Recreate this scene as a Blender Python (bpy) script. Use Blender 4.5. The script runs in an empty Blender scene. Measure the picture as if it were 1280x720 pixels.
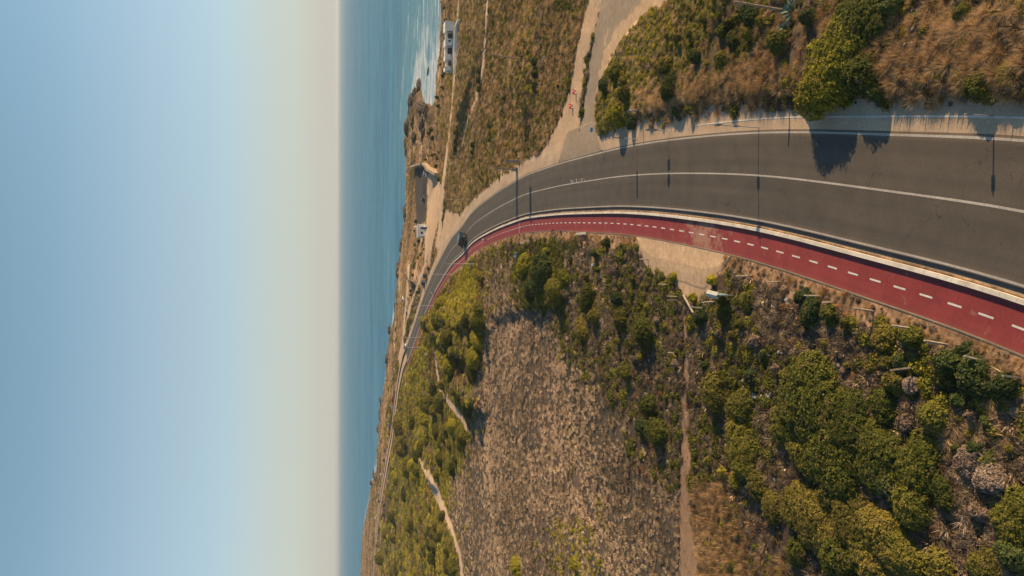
import bpy, bmesh, math, random
import numpy as np
from mathutils import Vector, Matrix
random.seed(7); RNG = np.random.default_rng(11)
SC = bpy.context.scene
COL = SC.collection

# ---------------------------------------------------------------- camera, sky, sun, exposure
CAM_H = 34.0; PITCH = math.radians(14.4); FPX = 853.0        # the photograph is a portrait aerial picture lying on its side
cd = bpy.data.cameras.new('camera'); cam = bpy.data.objects.new('camera', cd); COL.objects.link(cam)
cd.sensor_fit = 'HORIZONTAL'; cd.sensor_width = 36.0; cd.lens = 36.0 * FPX / 1280.0
cd.clip_start = 0.5; cd.clip_end = 90000.0
fw = Vector((0, math.cos(PITCH), -math.sin(PITCH)))
dn = Vector((0, -math.sin(PITCH), -math.cos(PITCH)))
rt = Vector((1, 0, 0))
cam.matrix_world = Matrix(((dn.x, rt.x, -fw.x, 0), (dn.y, rt.y, -fw.y, 0), (dn.z, rt.z, -fw.z, CAM_H), (0, 0, 0, 1)))
SC.camera = cam
SUN_EL = math.radians(24.0)
w = bpy.data.worlds.new('World'); SC.world = w; w.use_nodes = True
wn = w.node_tree.nodes; wl = w.node_tree.links
sky = wn.new('ShaderNodeTexSky'); sky.sky_type = 'NISHITA'; sky.sun_disc = False
sky.sun_elevation = SUN_EL; sky.sun_rotation = math.radians(90); sky.altitude = 30
sky.air_density = 1.0; sky.dust_density = 0.8; sky.ozone_density = 1.5
hz_bg = wn.new('ShaderNodeBackground'); hz_bg.inputs[0].default_value = (.44, .416, .368, 1); hz_bg.inputs[1].default_value = 1.0   # pale haze low over the sea
wtc = wn.new('ShaderNodeTexCoord'); wsx = wn.new('ShaderNodeSeparateXYZ'); wl.new(wtc.outputs['Generated'], wsx.inputs[0])
wcr = wn.new('ShaderNodeValToRGB'); wl.new(wsx.outputs['Z'], wcr.inputs[0]); wcr.color_ramp.interpolation = 'EASE'
for p_, v_ in ((0, .97), (.06, .74), (.17, .38), (.38, .08), (1, 0)):
    e_ = wcr.color_ramp.elements[0] if p_ == 0 else (wcr.color_ramp.elements[-1] if p_ == 1 else wcr.color_ramp.elements.new(p_)); e_.position = p_; e_.color = (v_, v_, v_, 1)
wms = wn.new('ShaderNodeMixShader'); wl.new(wcr.outputs[0], wms.inputs[0]); wl.new(wn['Background'].outputs[0], wms.inputs[1]); wl.new(hz_bg.outputs[0], wms.inputs[2]); wl.new(wms.outputs[0], wn['World Output'].inputs[0])
wtn = wn.new('ShaderNodeMix'); wtn.data_type = 'RGBA'; wtn.blend_type = 'MULTIPLY'; wtn.inputs['Factor'].default_value = 1; 
wzr = wn.new('ShaderNodeValToRGB'); wl.new(wsx.outputs['Z'], wzr.inputs[0]); wzr.color_ramp.elements[0].position = 0; wzr.color_ramp.elements[0].color = (.84, 1.10, 1.22, 1)
e_ = wzr.color_ramp.elements.new(.37); e_.color = (.99, 1.16, 1.01, 1); e_ = wzr.color_ramp.elements.new(.2); e_.color = (.91, 1.13, 1.13, 1)
wzr.color_ramp.elements[-1].position = .62; wzr.color_ramp.elements[-1].color = (.40, .72, .88, 1); wl.new(wzr.outputs[0], wtn.inputs['B'])
wl.new(sky.outputs[0], wtn.inputs['A']); wl.new(wtn.outputs['Result'], wn['Background'].inputs[0]); wn['Background'].inputs[1].default_value = 0.112
sd_ = bpy.data.lights.new('sun', 'SUN'); sd_.energy = 5.0; sd_.angle = math.radians(0.5); sd_.color = (1.0, 0.74, 0.42)
sun = bpy.data.objects.new('sun', sd_); COL.objects.link(sun); sun.location = (200, 0, 120)
sun.rotation_euler = (0, math.pi / 2 - SUN_EL, 0)
SC.view_settings.view_transform = 'Standard'; SC.view_settings.look = 'None'
SC.view_settings.exposure = 0.42; SC.view_settings.gamma = 1.0
SC.cycles.max_bounces = 5; SC.cycles.diffuse_bounces = 3; SC.cycles.transparent_max_bounces = 4
SC.cycles.use_denoising = True

# ---------------------------------------------------------------- maths helpers
def smooth(a, b, x):
    t = np.clip((x - a) / (b - a), 0, 1); return t * t * (3 - 2 * t)
def hash2(ix, iy, seed):
    h = (ix * 374761393 + iy * 668265263 + seed * 974634777) & 0xFFFFFFFF
    h = ((h ^ (h >> 13)) * 1274126177) & 0xFFFFFFFF
    return ((h ^ (h >> 16)) & 0xFFFF) / 65535.0
def vnoise(x, y, seed=0):
    x = np.asarray(x, float); y = np.asarray(y, float)
    ix = np.floor(x).astype(np.int64); iy = np.floor(y).astype(np.int64)
    fx = x - ix; fy = y - iy; fx = fx * fx * (3 - 2 * fx); fy = fy * fy * (3 - 2 * fy)
    a = hash2(ix, iy, seed); b = hash2(ix + 1, iy, seed); c = hash2(ix, iy + 1, seed); d = hash2(ix + 1, iy + 1, seed)
    return (a + (b - a) * fx) * (1 - fy) + (c + (d - c) * fx) * fy
def fbm(x, y, seed=0, n=4):
    s = 0; a = .5; t = 0
    for k in range(n):
        s = s + a * vnoise(x * 2 ** k, y * 2 ** k, seed + k); t += a; a *= .5
    return s / t
def ray(px, py):
    xc = (360 - np.asarray(py, float)) / FPX; yc = (np.asarray(px, float) - 640) / FPX
    return xc, math.cos(PITCH) - yc * math.sin(PITCH), -(math.sin(PITCH) + yc * math.cos(PITCH))
def flat(px, py, z=0.0):
    X, Y, Z = ray(px, py); t = (z - CAM_H) / Z; return X * t, Y * t
def proj(x, y, z):
    zz = z - CAM_H; dep = y * math.cos(PITCH) - zz * math.sin(PITCH); dep = np.where(dep < .5, .5, dep)
    v = (-y * math.sin(PITCH) - zz * math.cos(PITCH)) / dep
    return 640 + FPX * v, 360 - FPX * x / dep
def inpoly(poly, x, y):
    c = np.zeros(np.shape(x), bool); n = len(poly)
    for i in range(n):
        x1, y1 = poly[i]; x2, y2 = poly[(i + 1) % n]
        if y1 == y2: continue
        c ^= ((y1 > y) != (y2 > y)) & (x < (x2 - x1) * (y - y1) / (y2 - y1) + x1)
    return c
def seg_dist(P, x, y):
    """distance, signed side (+ = right of travel), arc length along polyline P"""
    best = np.full(np.shape(x), 1e18); side = np.zeros(np.shape(x)); arc = np.zeros(np.shape(x)); L = 0
    for (x1, y1), (x2, y2) in zip(P[:-1], P[1:]):
        dx, dy = x2 - x1, y2 - y1; l2 = dx * dx + dy * dy + 1e-12; l = math.sqrt(l2)
        t = np.clip(((x - x1) * dx + (y - y1) * dy) / l2, 0, 1)
        d = (x - x1 - t * dx) ** 2 + (y - y1 - t * dy) ** 2
        m = d < best
        best = np.where(m, d, best); side = np.where(m, np.sign((x - x1) * dy - (y - y1) * dx), side)
        arc = np.where(m, L + t * l, arc); L += l
    return np.sqrt(best), side, arc
def resample(P, step):
    P = np.array(P, float); d = np.r_[0, np.cumsum(np.hypot(*np.diff(P, axis=0).T))]
    s = np.arange(0, d[-1], step); return np.c_[np.interp(s, d, P[:, 0]), np.interp(s, d, P[:, 1])]
def smooth_line(P, step, k):
    Q = resample(P, step)
    for _ in range(k):
        R = Q.copy(); R[1:-1] = .25 * Q[:-2] + .5 * Q[1:-1] + .25 * Q[2:]; Q = R
    return Q

# ---------------------------------------------------------------- main road line (left edge of the carriageway)
LP = [(1280,352),(1200,332),(1120,316),(1040,295),(960,276),(900,267),(825,259),(775,257),(700,261),(656,267),(622,280.6),
      (600,292.5),(588,301),(579,314),(566,325),(560,334),(544,361),(533,385.5),(528,398),(520,421),(511,446),(504,462),
      (499.5,482),(496,505),(493,530),(490,555),(485,581),(481,603),(477,625),(474,645),(471,673),(468.5,707),(466,735)]
ROAD = [(-60, -60), (-32, -30), (-14, -3), (-5, 13)] + [tuple(map(float, flat(*p))) for p in LP] + [(-420, 720), (-560, 760)]
ROAD = smooth_line(ROAD, 2.0, 10)
ROADC = np.r_[ROAD[:90], ROAD[90::4], ROAD[-1:]]             # coarse copy for distance queries
def road_s(x, y):
    d, s, a = seg_dist(ROADC, x, y); return d * s, a          # + on the right side (towards +x)

# ---------------------------------------------------------------- coast
CP = [(558,-40,-8.5),(559,0,-8.5),(560,20,-8.5),(558,60,-8.5),(552,90,-8.5),(552,108,-8.5),(550,135,-8.5),(548,158,-8.5),(545.5,150,-8.5),
      (545,135,-8.5),(543,127,-8.5),(530,126,-8.5),(527,108,-8.5),(519,108,-8.5),(516,125,-8),(513,145,-8),(512,180,-8),(511,195,-7.5),
      (510,255,-7),(506,275,-6.5),(502,300,-6),(499,320,-6),(496,340,-5.5),(494,360,-5),(492,390,-5),(485,412,-4.5),(482,442,-4),
      (479,467,-4),(474,495,-3.5),(472,510,-3.5),(470,540,-3),(467,590,-3),(462,597,-3),(456,635,-2.5),(451,660,-2.5),(449,690,-2),(448,722,-2),(446,760,-2)]
COAST = [(9000., -2500.), (900., 120.), (320., 235.)] + [tuple(map(float, flat(*p))) for p in CP] + [(-1100., 1500.), (-3000., 2500.), (-12000., 3500.)]
CPOLY = COAST + [(-12000., -9000.), (9000., -9000.)]
def coast_d(x, y):
    d, _, _ = seg_dist(COAST, x, y); return np.where(inpoly(CPOLY, x, y), d, -d)
SEA_Z = -8.5

# ---------------------------------------------------------------- terrain height
HILLP = [(747,172),(746,125),(762,75),(792,28),(835,0),(860,-60)]
HILLB = [(800,152),(850,139),(930,129),(1000,129),(1100,129),(1200,129),(1280,128)]
HILL = [tuple(map(float, flat(*p))) for p in HILLB[::-1]] + [tuple(map(float, flat(*p))) for p in HILLP] + \
       [(90., 62.), (140., 40.), (140., -60.), (-40., -60.), (-12., -10.), (3., 12.)]
RIDGES = [([(546,391),(562,415),(583,440)], 5.0), ([(553,436),(566,468),(588,500)], 5.0), ([(566,396),(600,408)], 2.2), ([(648,100),(652,122)], 2.0), ([(585,120),(575,165)], 1.6),
          ([(486,590),(480,626)], 4.0), ([(556,690),(548,660)], 2.), ([(620,392),(700,372)], 1.0), ([(520,560),(535,600)], 3.), ([(500,330),(518,352)], 2.5), ([(1165,470),(1275,500)], 1.2)]
RIDGES = [([tuple(map(float, flat(*q))) for q in P], hh) for P, hh in RIDGES]
def height(x, y):
    x = np.asarray(x, float); y = np.asarray(y, float)
    s, a = road_s(x, y); ad = np.where(s > 0, np.maximum(s - 7.3, 0), np.maximum(-s - 3.5, 0))
    cd_ = coast_d(x, y)
    off = smooth(2.5, 12, ad)
    h = np.where(s < 0, -0.055 * np.clip(ad - 2, 0, 40), -0.01 * np.clip(ad - 4, 0, 100)) * 1.0
    h = h + off * (0.5 * (fbm(x / 7, y / 7, 3, 3) - .5) + 1.6 * (fbm(x / 45, y / 45, 9, 2) - .5))
    hd, _, _ = seg_dist(HILL + HILL[:1], x, y)
    ins = inpoly(HILL, x, y)
    hh = np.where(ins, hd, 0)
    h = h + smooth(0, 1.5, hh) * .7 + 3.0 * (1 - np.exp(-hh * 0.07 / 3.0))
    h = h + np.where(ins, smooth(1, 6, hh) * 1.3 * (fbm(x / 3.2, y / 3.2, 21, 3) - .5), 0)
    for P, rh in RIDGES:
        if P[0][1] < P[-1][1]: P = P[::-1]
        d, sd, arc = seg_dist(P, x, y)
        sd = -sd if P[0][1] > P[-1][1] else sd
        L = sum(math.dist(p, q) for p, q in zip(P[:-1], P[1:]))
        nz = .6 + .8 * fbm(x / 5, y / 5, 33, 2)
        wd = np.where(sd > 0, 9.0, 1.6) * (1 if rh > 1.5 else .5)
        h = h + rh * nz * np.exp(-(d / wd) ** 2) * off
    fac = .04 + .40 * smooth(0, 5, cd_) + .18 * smooth(5, 25, cd_) + .38 * smooth(20, 95, cd_)
    low = -(1 - fac) * 9.6 + 2.2 * (fbm(x / 9, y / 9, 41, 4) - .5) * smooth(-6, 4, cd_) * (1 - smooth(20, 60, cd_))
    h = h * smooth(0, 40, cd_) + low * np.maximum(smooth(5, 45, ad), 1 - smooth(0, 20, cd_))
    h = np.where(cd_ < 0, np.minimum(h, -9.2 - np.clip(-cd_, 0, 60) * .25), h)
    cor = smooth(5.2 - 0.0, 3.9, -s) * smooth(9.6 + 0.0, 8.3, s)          # the road's own bed
    return h * (1 - cor) - 0.42 * cor
def G(px, py, up=0.0):
    """ground point seen at a picture position, on the terrain"""
    px = np.asarray(px, float); py = np.asarray(py, float)
    z = np.zeros(np.broadcast(px, py).shape) + up
    for i in range(14):
        x, y = flat(px, py, z); z = .5 * z + .5 * (np.maximum(height(x, y), SEA_Z) + up)
    return x, y, z - up
def G1(px, py, up=0.0):
    x, y, z = G(np.array([px]), np.array([py]), up); return float(x[0]), float(y[0]), float(z[0])
def hz(x, y): return float(height(np.array([x]), np.array([y]))[0])

# ---------------------------------------------------------------- materials
MATS = {}
def nodes_of(name):
    m = bpy.data.materials.new(name); m.use_nodes = True; return m, m.node_tree.nodes, m.node_tree.links, m.node_tree.nodes['Principled BSDF']
def mat(name, c, rough=.8, metal=0, var=.25, scale=4, spec=.3, bump=.0, c2=None, bscale=None):
    if name in MATS: return MATS[name]
    m, n, l, b = nodes_of(name)
    tc = n.new('ShaderNodeTexCoord'); nz = n.new('ShaderNodeTexNoise'); nz.inputs['Scale'].default_value = scale; nz.inputs['Detail'].default_value = 5
    l.new(tc.outputs['Object'], nz.inputs['Vector'])
    mx = n.new('ShaderNodeMix'); mx.data_type = 'RGBA'
    c2 = c2 or tuple(v * (1 - var * 1.6) for v in c); c1 = tuple(min(1, v * (1 + var * .6)) for v in c)
    mx.inputs['A'].default_value = (*c2, 1); mx.inputs['B'].default_value = (*c1, 1)
    rm = n.new('ShaderNodeMapRange'); rm.inputs[1].default_value = .3; rm.inputs[2].default_value = .7
    l.new(nz.outputs[0], rm.inputs[0]); l.new(rm.outputs[0], mx.inputs['Factor']); l.new(mx.outputs['Result'], b.inputs['Base Color'])
    b.inputs['Roughness'].default_value = rough; b.inputs['Metallic'].default_value = metal; b.inputs['Specular IOR Level'].default_value = spec
    if bump:
        bp = n.new('ShaderNodeBump'); bp.inputs['Strength'].default_value = bump; bp.inputs['Distance'].default_value = .05
        n2 = n.new('ShaderNodeTexNoise'); n2.inputs['Scale'].default_value = bscale or scale * 6; n2.inputs['Detail'].default_value = 4
        l.new(tc.outputs['Object'], n2.inputs['Vector']); l.new(n2.outputs[0], bp.inputs['Height']); l.new(bp.outputs[0], b.inputs['Normal'])
    MATS[name] = m; return m

def ground_mat(name, attr='Col', scales=(.35, 2.2, 9), contrast=.55, bump=.5):
    """vertex colour of the soil and dry cover, broken up by three scales of noise"""
    m, n, l, b = nodes_of(name)
    at = n.new('ShaderNodeAttribute'); at.attribute_name = attr
    tc = n.new('ShaderNodeTexCoord'); last = at.outputs['Color']; hs = None
    for k, s in enumerate(scales):
        nz = n.new('ShaderNodeTexNoise'); nz.inputs['Scale'].default_value = s; nz.inputs['Detail'].default_value = 6; nz.inputs['Roughness'].default_value = .65
        l.new(tc.outputs['Object'], nz.inputs['Vector'])
        mr = n.new('ShaderNodeMapRange'); mr.inputs[1].default_value = .33; mr.inputs[2].default_value = .67
        mr.inputs[3].default_value = 1 - contrast * (.5, .7, .8)[k]; mr.inputs[4].default_value = 1 + contrast * (.35, .5, .6)[k]
        l.new(nz.outputs[0], mr.inputs[0])
        mx = n.new('ShaderNodeMix'); mx.data_type = 'RGBA'; mx.blend_type = 'MULTIPLY'; mx.inputs['Factor'].default_value = 1
        l.new(last, mx.inputs['A']); l.new(mr.outputs[0], mx.inputs['B']); last = mx.outputs['Result']; hs = nz
    l.new(last, b.inputs['Base Color']); b.inputs['Roughness'].default_value = .95; b.inputs['Specular IOR Level'].default_value = .1
    bp = n.new('ShaderNodeBump'); bp.inputs['Strength'].default_value = bump; bp.inputs['Distance'].default_value = .15
    l.new(hs.outputs[0], bp.inputs['Height']); l.new(bp.outputs[0], b.inputs['Normal'])
    return m
def leaf_mat(name, ca, cb, cc, inst, trans=.0, rough=.75):
    """three leaf colours: by instance or object, and by leaf"""
    m, n, l, b = nodes_of(name)
    r1 = n.new('ShaderNodeAttribute'); r1.attribute_name = 'tint'
    if inst: r1.attribute_type = 'INSTANCER'; src = r1.outputs['Fac']
    else: oi = n.new('ShaderNodeObjectInfo'); src = oi.outputs['Random']
    r2 = n.new('ShaderNodeAttribute'); r2.attribute_name = 'leaf'
    ad = n.new('ShaderNodeMath'); ad.operation = 'MULTIPLY_ADD'; ad.inputs[1].default_value = .55
    l.new(r2.outputs['Fac'], ad.inputs[0]); ml = n.new('ShaderNodeMath'); ml.operation = 'MULTIPLY'; ml.inputs[1].default_value = .5
    l.new(src, ml.inputs[0]); l.new(ml.outputs[0], ad.inputs[2])
    cr = n.new('ShaderNodeValToRGB'); cr.color_ramp.elements[0].color = (*ca, 1); cr.color_ramp.elements[1].color = (*cc, 1)
    cr.color_ramp.elements[0].position = .1; cr.color_ramp.elements[1].position = .92
    e = cr.color_ramp.elements.new(.5); e.color = (*cb, 1)
    l.new(ad.outputs[0], cr.inputs[0]); outc = cr.outputs[0]
    if not inst:
        tc = n.new('ShaderNodeTexCoord'); nz = n.new('ShaderNodeTexNoise'); nz.inputs['Scale'].default_value = 1.1; nz.inputs['Detail'].default_value = 3; nz.noise_dimensions = '4D'
        l.new(tc.outputs['Object'], nz.inputs['Vector']); mw = n.new('ShaderNodeMath'); mw.operation = 'MULTIPLY'; mw.inputs[1].default_value = 40; l.new(oi.outputs['Random'], mw.inputs[0]); l.new(mw.outputs[0], nz.inputs['W'])
        mr = n.new('ShaderNodeMapRange'); mr.inputs[1].default_value = .56; mr.inputs[2].default_value = .70; mr.inputs[4].default_value = .6; l.new(nz.outputs[0], mr.inputs[0])
        mx = n.new('ShaderNodeMix'); mx.data_type = 'RGBA'; l.new(mr.outputs[0], mx.inputs['Factor']); l.new(cr.outputs[0], mx.inputs['A']); mx.inputs['B'].default_value = (.17, .105, .05, 1)
        outc = mx.outputs['Result']
    l.new(outc, b.inputs['Base Color'])
    b.inputs['Roughness'].default_value = rough; b.inputs['Specular IOR Level'].default_value = .15
    if trans:
        tr = n.new('ShaderNodeBsdfTranslucent'); l.new(cr.outputs[0], tr.inputs[0]); ms = n.new('ShaderNodeMixShader'); ms.inputs[0].default_value = trans
        l.new(b.outputs[0], ms.inputs[1]); l.new(tr.outputs[0], ms.inputs[2]); l.new(ms.outputs[0], n['Material Output'].inputs[0])
    return m

# ---------------------------------------------------------------- mesh helpers
def mesh_np(name, V, F, m=None, smooth_=False):
    """V (n,3); F list of equal-width index arrays"""
    me = bpy.data.meshes.new(name); V = np.asarray(V, np.float32)
    Fs = F if isinstance(F, list) else [F]
    loops = np.concatenate([f.ravel() for f in Fs]).astype(np.int32)
    tot = np.concatenate([np.full(len(f), f.shape[1]) for f in Fs]).astype(np.int32)
    st = np.r_[0, np.cumsum(tot)[:-1]].astype(np.int32)
    me.vertices.add(len(V)); me.vertices.foreach_set('co', V.ravel())
    me.loops.add(len(loops)); me.loops.foreach_set('vertex_index', loops)
    me.polygons.add(len(tot)); me.polygons.foreach_set('loop_start', st); me.polygons.foreach_set('loop_total', tot)
    me.polygons.foreach_set('use_smooth', np.full(len(tot), bool(smooth_)))
    me.update(calc_edges=True)
    if m: me.materials.append(m)
    return me
def link(name, me, parent=None, loc=None, **kw):
    o = bpy.data.objects.new(name, me); COL.objects.link(o)
    if parent: o.parent = parent
    if loc is not None: o.location = loc
    for k, v in kw.items(): o[k] = v
    return o
def empty(name, loc, rz=0, **kw):
    o = bpy.data.objects.new(name, None); COL.objects.link(o); o.location = loc; o.rotation_euler = (0, 0, rz); o.empty_display_size = .2
    for k, v in kw.items(): o[k] = v
    return o
def vcol(me, name, C):
    a = me.attributes.new(name, 'FLOAT_COLOR', 'POINT'); C = np.asarray(C, np.float32)
    if C.shape[1] == 3: C = np.c_[C, np.ones(len(C), np.float32)]
    a.data.foreach_set('color', C.ravel().astype(np.float32))
def vfloat(me, name, C):
    a = me.attributes.new(name, 'FLOAT', 'POINT'); a.data.foreach_set('value', np.asarray(C, np.float32).ravel())
class MB:
    def __init__(s): s.bm = bmesh.new()
    def box(s, c, size, rz=0, bevel=0, taper=None, tilt=None):
        r = bmesh.ops.create_cube(s.bm, size=1); vs = r['verts']
        for v in vs:
            k = 1 if not taper or v.co.z < 0 else taper
            v.co = Vector((v.co.x * size[0] * k, v.co.y * size[1] * k, v.co.z * size[2]))
        M = Matrix.Translation(c) @ Matrix.Rotation(rz, 4, 'Z')
        if tilt: M = M @ Matrix.Rotation(tilt[1], 4, tilt[0])
        bmesh.ops.transform(s.bm, matrix=M, verts=vs)
        if bevel: bmesh.ops.bevel(s.bm, geom=list({e for v in vs for e in v.link_edges}), offset=bevel, segments=2, affect='EDGES')
        return s
    def rod(s, a, b, r1, r2=None, n=8):
        a = Vector(a); b = Vector(b); d = b - a; r2 = r1 if r2 is None else r2
        r = bmesh.ops.create_cone(s.bm, cap_ends=True, segments=n, radius1=r1, radius2=r2, depth=d.length)
        M = Matrix.Translation((a + b) / 2) @ d.to_track_quat('Z', 'Y').to_matrix().to_4x4()
        bmesh.ops.transform(s.bm, matrix=M, verts=r['verts']); return s
    def prism(s, pts, y0, y1):
        """profile in x-z pushed along y"""
        A = [s.bm.verts.new((x, y0, z)) for x, z in pts]; B = [s.bm.verts.new((x, y1, z)) for x, z in pts]
        s.bm.faces.new(A); s.bm.faces.new(B[::-1]); n = len(pts)
        for i in range(n): s.bm.faces.new((A[i], B[i], B[(i + 1) % n], A[(i + 1) % n]))
        return s
    def build(s, name, m, parent=None, sm=False, bevel=0, **kw):
        if bevel: bmesh.ops.bevel(s.bm, geom=s.bm.edges[:], offset=bevel, segments=2, affect='EDGES')
        bmesh.ops.recalc_face_normals(s.bm, faces=s.bm.faces[:])
        me = bpy.data.meshes.new(name); s.bm.to_mesh(me); s.bm.free()
        if sm:
            for p in me.polygons: p.use_smooth = True
        me.materials.append(m); return link(name, me, parent, **kw)
def copy_tree(o, parent=None):
    c = o.copy(); COL.objects.link(c)
    if parent: c.parent = parent
    for ch in list(o.children): copy_tree(ch, c)
    return c

# ---------------------------------------------------------------- zones of the ground, traced in picture positions
Z_SCRUB, Z_FIELD, Z_GREEN, Z_RFIELD, Z_COAST, Z_SLOPE, Z_GOLD, Z_SAND, Z_SIDE, Z_FOOT, Z_TRACK, Z_PARK, Z_DARKGREEN, Z_TURF, Z_HOLLOW_SHADE = range(15)
def band(pts, wds):
    a = []; b = []
    for i, ((x, y), w_) in enumerate(zip(pts, wds)):
        p = pts[max(i - 1, 0)]; q = pts[min(i + 1, len(pts) - 1)]
        dx, dy = q[0] - p[0], q[1] - p[1]; l = math.hypot(dx, dy); nx, ny = -dy / l * w_ / 2, dx / l * w_ / 2
        a.append((x + nx, y + ny)); b.append((x - nx, y - ny))
    return a + b[::-1]
POLYS = [
 (Z_COAST, [(440,-200),(562,-200),(562,20),(557,60),(553,100),(552,180),(549,250),(553,290),(541,345),(515,385),(502,430),(490,520),(484,600),(474,700),(470,900),(440,900)]),
 (Z_RFIELD, [(562,-300),(760,-300),(740,-10),(725,60),(702,145),(682,183),(655,208),(620,236),(600,252),(578,268),(560,262),(552,240),(551,180),(553,100),(557,60),(561,20)]),
 (Z_GREEN, [(640,300),(604,330),(606,352),(603,400),(592,460),(588,520),(585,560),(562,600),(560,640),(572,720),(575,900),(470,900),(476,700),(486,600),(492,520),(506,440),(530,392),(556,350),(600,314)]),
 (Z_FIELD, [(604,385),(650,378),(690,385),(708,435),(755,488),(785,520),(790,560),(805,590),(850,610),(852,900),(577,900),(574,720),(562,640),(562,604),(586,560),(590,500),(593,450)]),
 (Z_SLOPE, [(744,190),(744,120),(760,72),(790,26),(835,-5),(860,-300),(2200,-300),(2200,122),(1280,131),(1100,131),(930,131),(850,141),(800,154)]),
 (Z_TURF, [(744,190),(744,120),(760,72),(790,26),(835,-5),(905,-5),(880,40),(850,85),(800,118),(790,160)]),
 (Z_GOLD, [(800,120),(850,95),(940,78),(975,62),(985,95),(975,131),(930,131),(850,140),(815,148)]),
 (Z_GOLD, [(1085,60),(1110,20),(1280,0),(1600,-30),(1600,128),(1105,130),(1088,100)]),
 (Z_GOLD, [(866,620),(882,595),(905,602),(925,640),(938,690),(990,712),(1010,900),(870,900)]),
 (Z_HOLLOW_SHADE, [(1150,425),(1205,440),(1250,470),(1290,500),(1250,505),(1185,495),(1150,470)]),  # ground painted near black here to deepen the shade of the hollow
 (Z_HOLLOW_SHADE, [(920,450),(960,440),(1000,455),(1000,480),(960,500),(930,490)]),
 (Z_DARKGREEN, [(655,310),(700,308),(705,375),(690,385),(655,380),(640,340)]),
 (Z_SAND, [(543,338),(546,322),(552,290),(557,262),(575,268),(585,256),(610,240),(640,222),(676,196),(700,150),(712,110),(722,60),(738,-10),(742,-60),(762,-60),(752,0),(733,80),(724,150),(722,204),(650,232),(600,262),(575,290),(556,315),(545,338)]),
 (Z_SAND, [(790,-30),(860,-30),(835,2),(800,22),(770,62),(752,98),(744,130),(744,60),(756,0),(760,-30)]),
 (Z_SAND, [(794,296),(838,295),(912,312),(903,335),(889,362),(874,380),(860,375),(839,352),(812,322)]),
 (Z_SIDE, [(715,206),(727,150),(738,75),(752,-5),(762,-80),(782,-80),(768,-5),(755,60),(745,115),(744,192)]),
 (Z_SIDE, [(786,-80),(815,-80),(800,4),(776,28),(757,62),(765,0)]),
 (Z_FOOT, band([(856,395),(857,450),(858,520),(857,570),(856,640),(862,690),(862,900)], [2,4,8,11,14,23,27])),
 (Z_TRACK, band([(525,574),(534,592),(545,615),(556,640),(566,665),(576,700),(582,760)], [3,7,10,8,4.5,4,5])),
 (Z_TRACK, band([(543,440),(548,470),(552,490),(558,500)], [2,4,5,3])),
 (Z_TRACK, band([(550,485),(558,497),(566,508),(578,522),(585,540)], [3,7,9,7,3])),
 (Z_TRACK, band([(611,-20),(607,40),(604,80),(595,125),(583,155),(577,185)], [2.5,3,3,3.2,3,2])),
 (Z_TRACK, band([(574,-20),(571,60),(568,95),(565,135),(561,175),(558,185)], [2,3,3,2.2,2,2])),
 (Z_TRACK, band([(560,182),(557,205),(554,230),(552,260),(550,285),(546,310)], [3,3.5,4,4,4.5,5])),
 (Z_SAND, [(534,218),(540,215),(551,228),(552,262),(542,300),(536,338),(532,300),(534,262)]),
 (Z_TRACK, band([(533,290),(532,330),(524,350),(512,385),(505,420),(498,450)], [3,3,2.5,2.5,2.5,2.5])),
 (Z_TRACK, band([(511,330),(509,370),(505,405),(503,440),(500,455)], [3,3,2.5,3,4])),
 (Z_PARK, [(519,209),(534,209),(534,240),(532,278),(521,282),(519,245)]),
 (Z_PARK, [(543,340),(536,345),(532,365),(540,352),(545,341)]),
]
def zone_of(px, py, jitter=True, wx=None, wy=None):
    z = np.full(px.shape, Z_SCRUB)
    if jitter and wx is not None:
        k = np.clip(px - 470, 10, 600) / 60
        px = px + (fbm(wx * .9, wy * .9, 61, 3) - .5) * 2.2 * k * .5; py = py + (fbm(wx * .9, wy * .9, 67, 3) - .5) * 2.2 * k
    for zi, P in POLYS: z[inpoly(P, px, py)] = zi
    return z
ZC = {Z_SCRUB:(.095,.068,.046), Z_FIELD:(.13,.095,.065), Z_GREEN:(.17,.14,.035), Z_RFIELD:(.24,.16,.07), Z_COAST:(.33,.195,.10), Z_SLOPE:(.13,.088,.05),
      Z_GOLD:(.22,.13,.068), Z_SAND:(.53,.355,.22), Z_SIDE:(.33,.25,.175), Z_FOOT:(.36,.215,.125), Z_TRACK:(.56,.39,.26), Z_PARK:(.07,.06,.055), Z_DARKGREEN:(.06,.055,.025), Z_TURF:(.14,.115,.035), Z_HOLLOW_SHADE:(.04,.042,.028)}

# ---------------------------------------------------------------- the ground: one log-polar sheet, split along the zones
th_f = np.radians(np.arange(-32, 32.001, .16)); th_b = np.radians(np.r_[np.arange(34, 326.01, 3)])
TH = np.r_[th_f, th_b]
rr = [4.0]
while rr[-1] < 60: rr.append(rr[-1] + .28)
while rr[-1] < 1500: rr.append(rr[-1] * 1.0046)
while rr[-1] < 9000: rr.append(rr[-1] * 1.06)
RR = np.array(rr)
TT, RG = np.meshgrid(TH, RR); GX = (RG * np.sin(TT)).ravel(); GY = (RG * np.cos(TT)).ravel()
GZ = height(GX, GY)
gpx, gpy = proj(GX, GY, GZ)
zz = zone_of(gpx, gpy, True, GX, GY)
zz[(GY < 5)] = Z_SCRUB
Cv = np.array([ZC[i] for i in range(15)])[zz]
cdv = coast_d(GX, GY)
rock = smooth(16, 5, cdv) * (cdv > -30)
cst = (zz == Z_COAST)[:, None] * smooth(.52, .66, fbm(GX / 26, GY / 12, 91, 4))[:, None]; Cv = Cv * (1 - cst) + np.array([.46, .31, .19]) * cst
cst = (zz == Z_COAST)[:, None] * smooth(.55, .68, fbm(GX / 30, GY / 10, 97, 4))[:, None]; Cv = Cv * (1 - cst) + np.array([.07, .06, .03]) * cst
Cv = Cv * (1 - rock[:, None]) + np.array([.15, .095, .06]) * rock[:, None]
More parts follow.
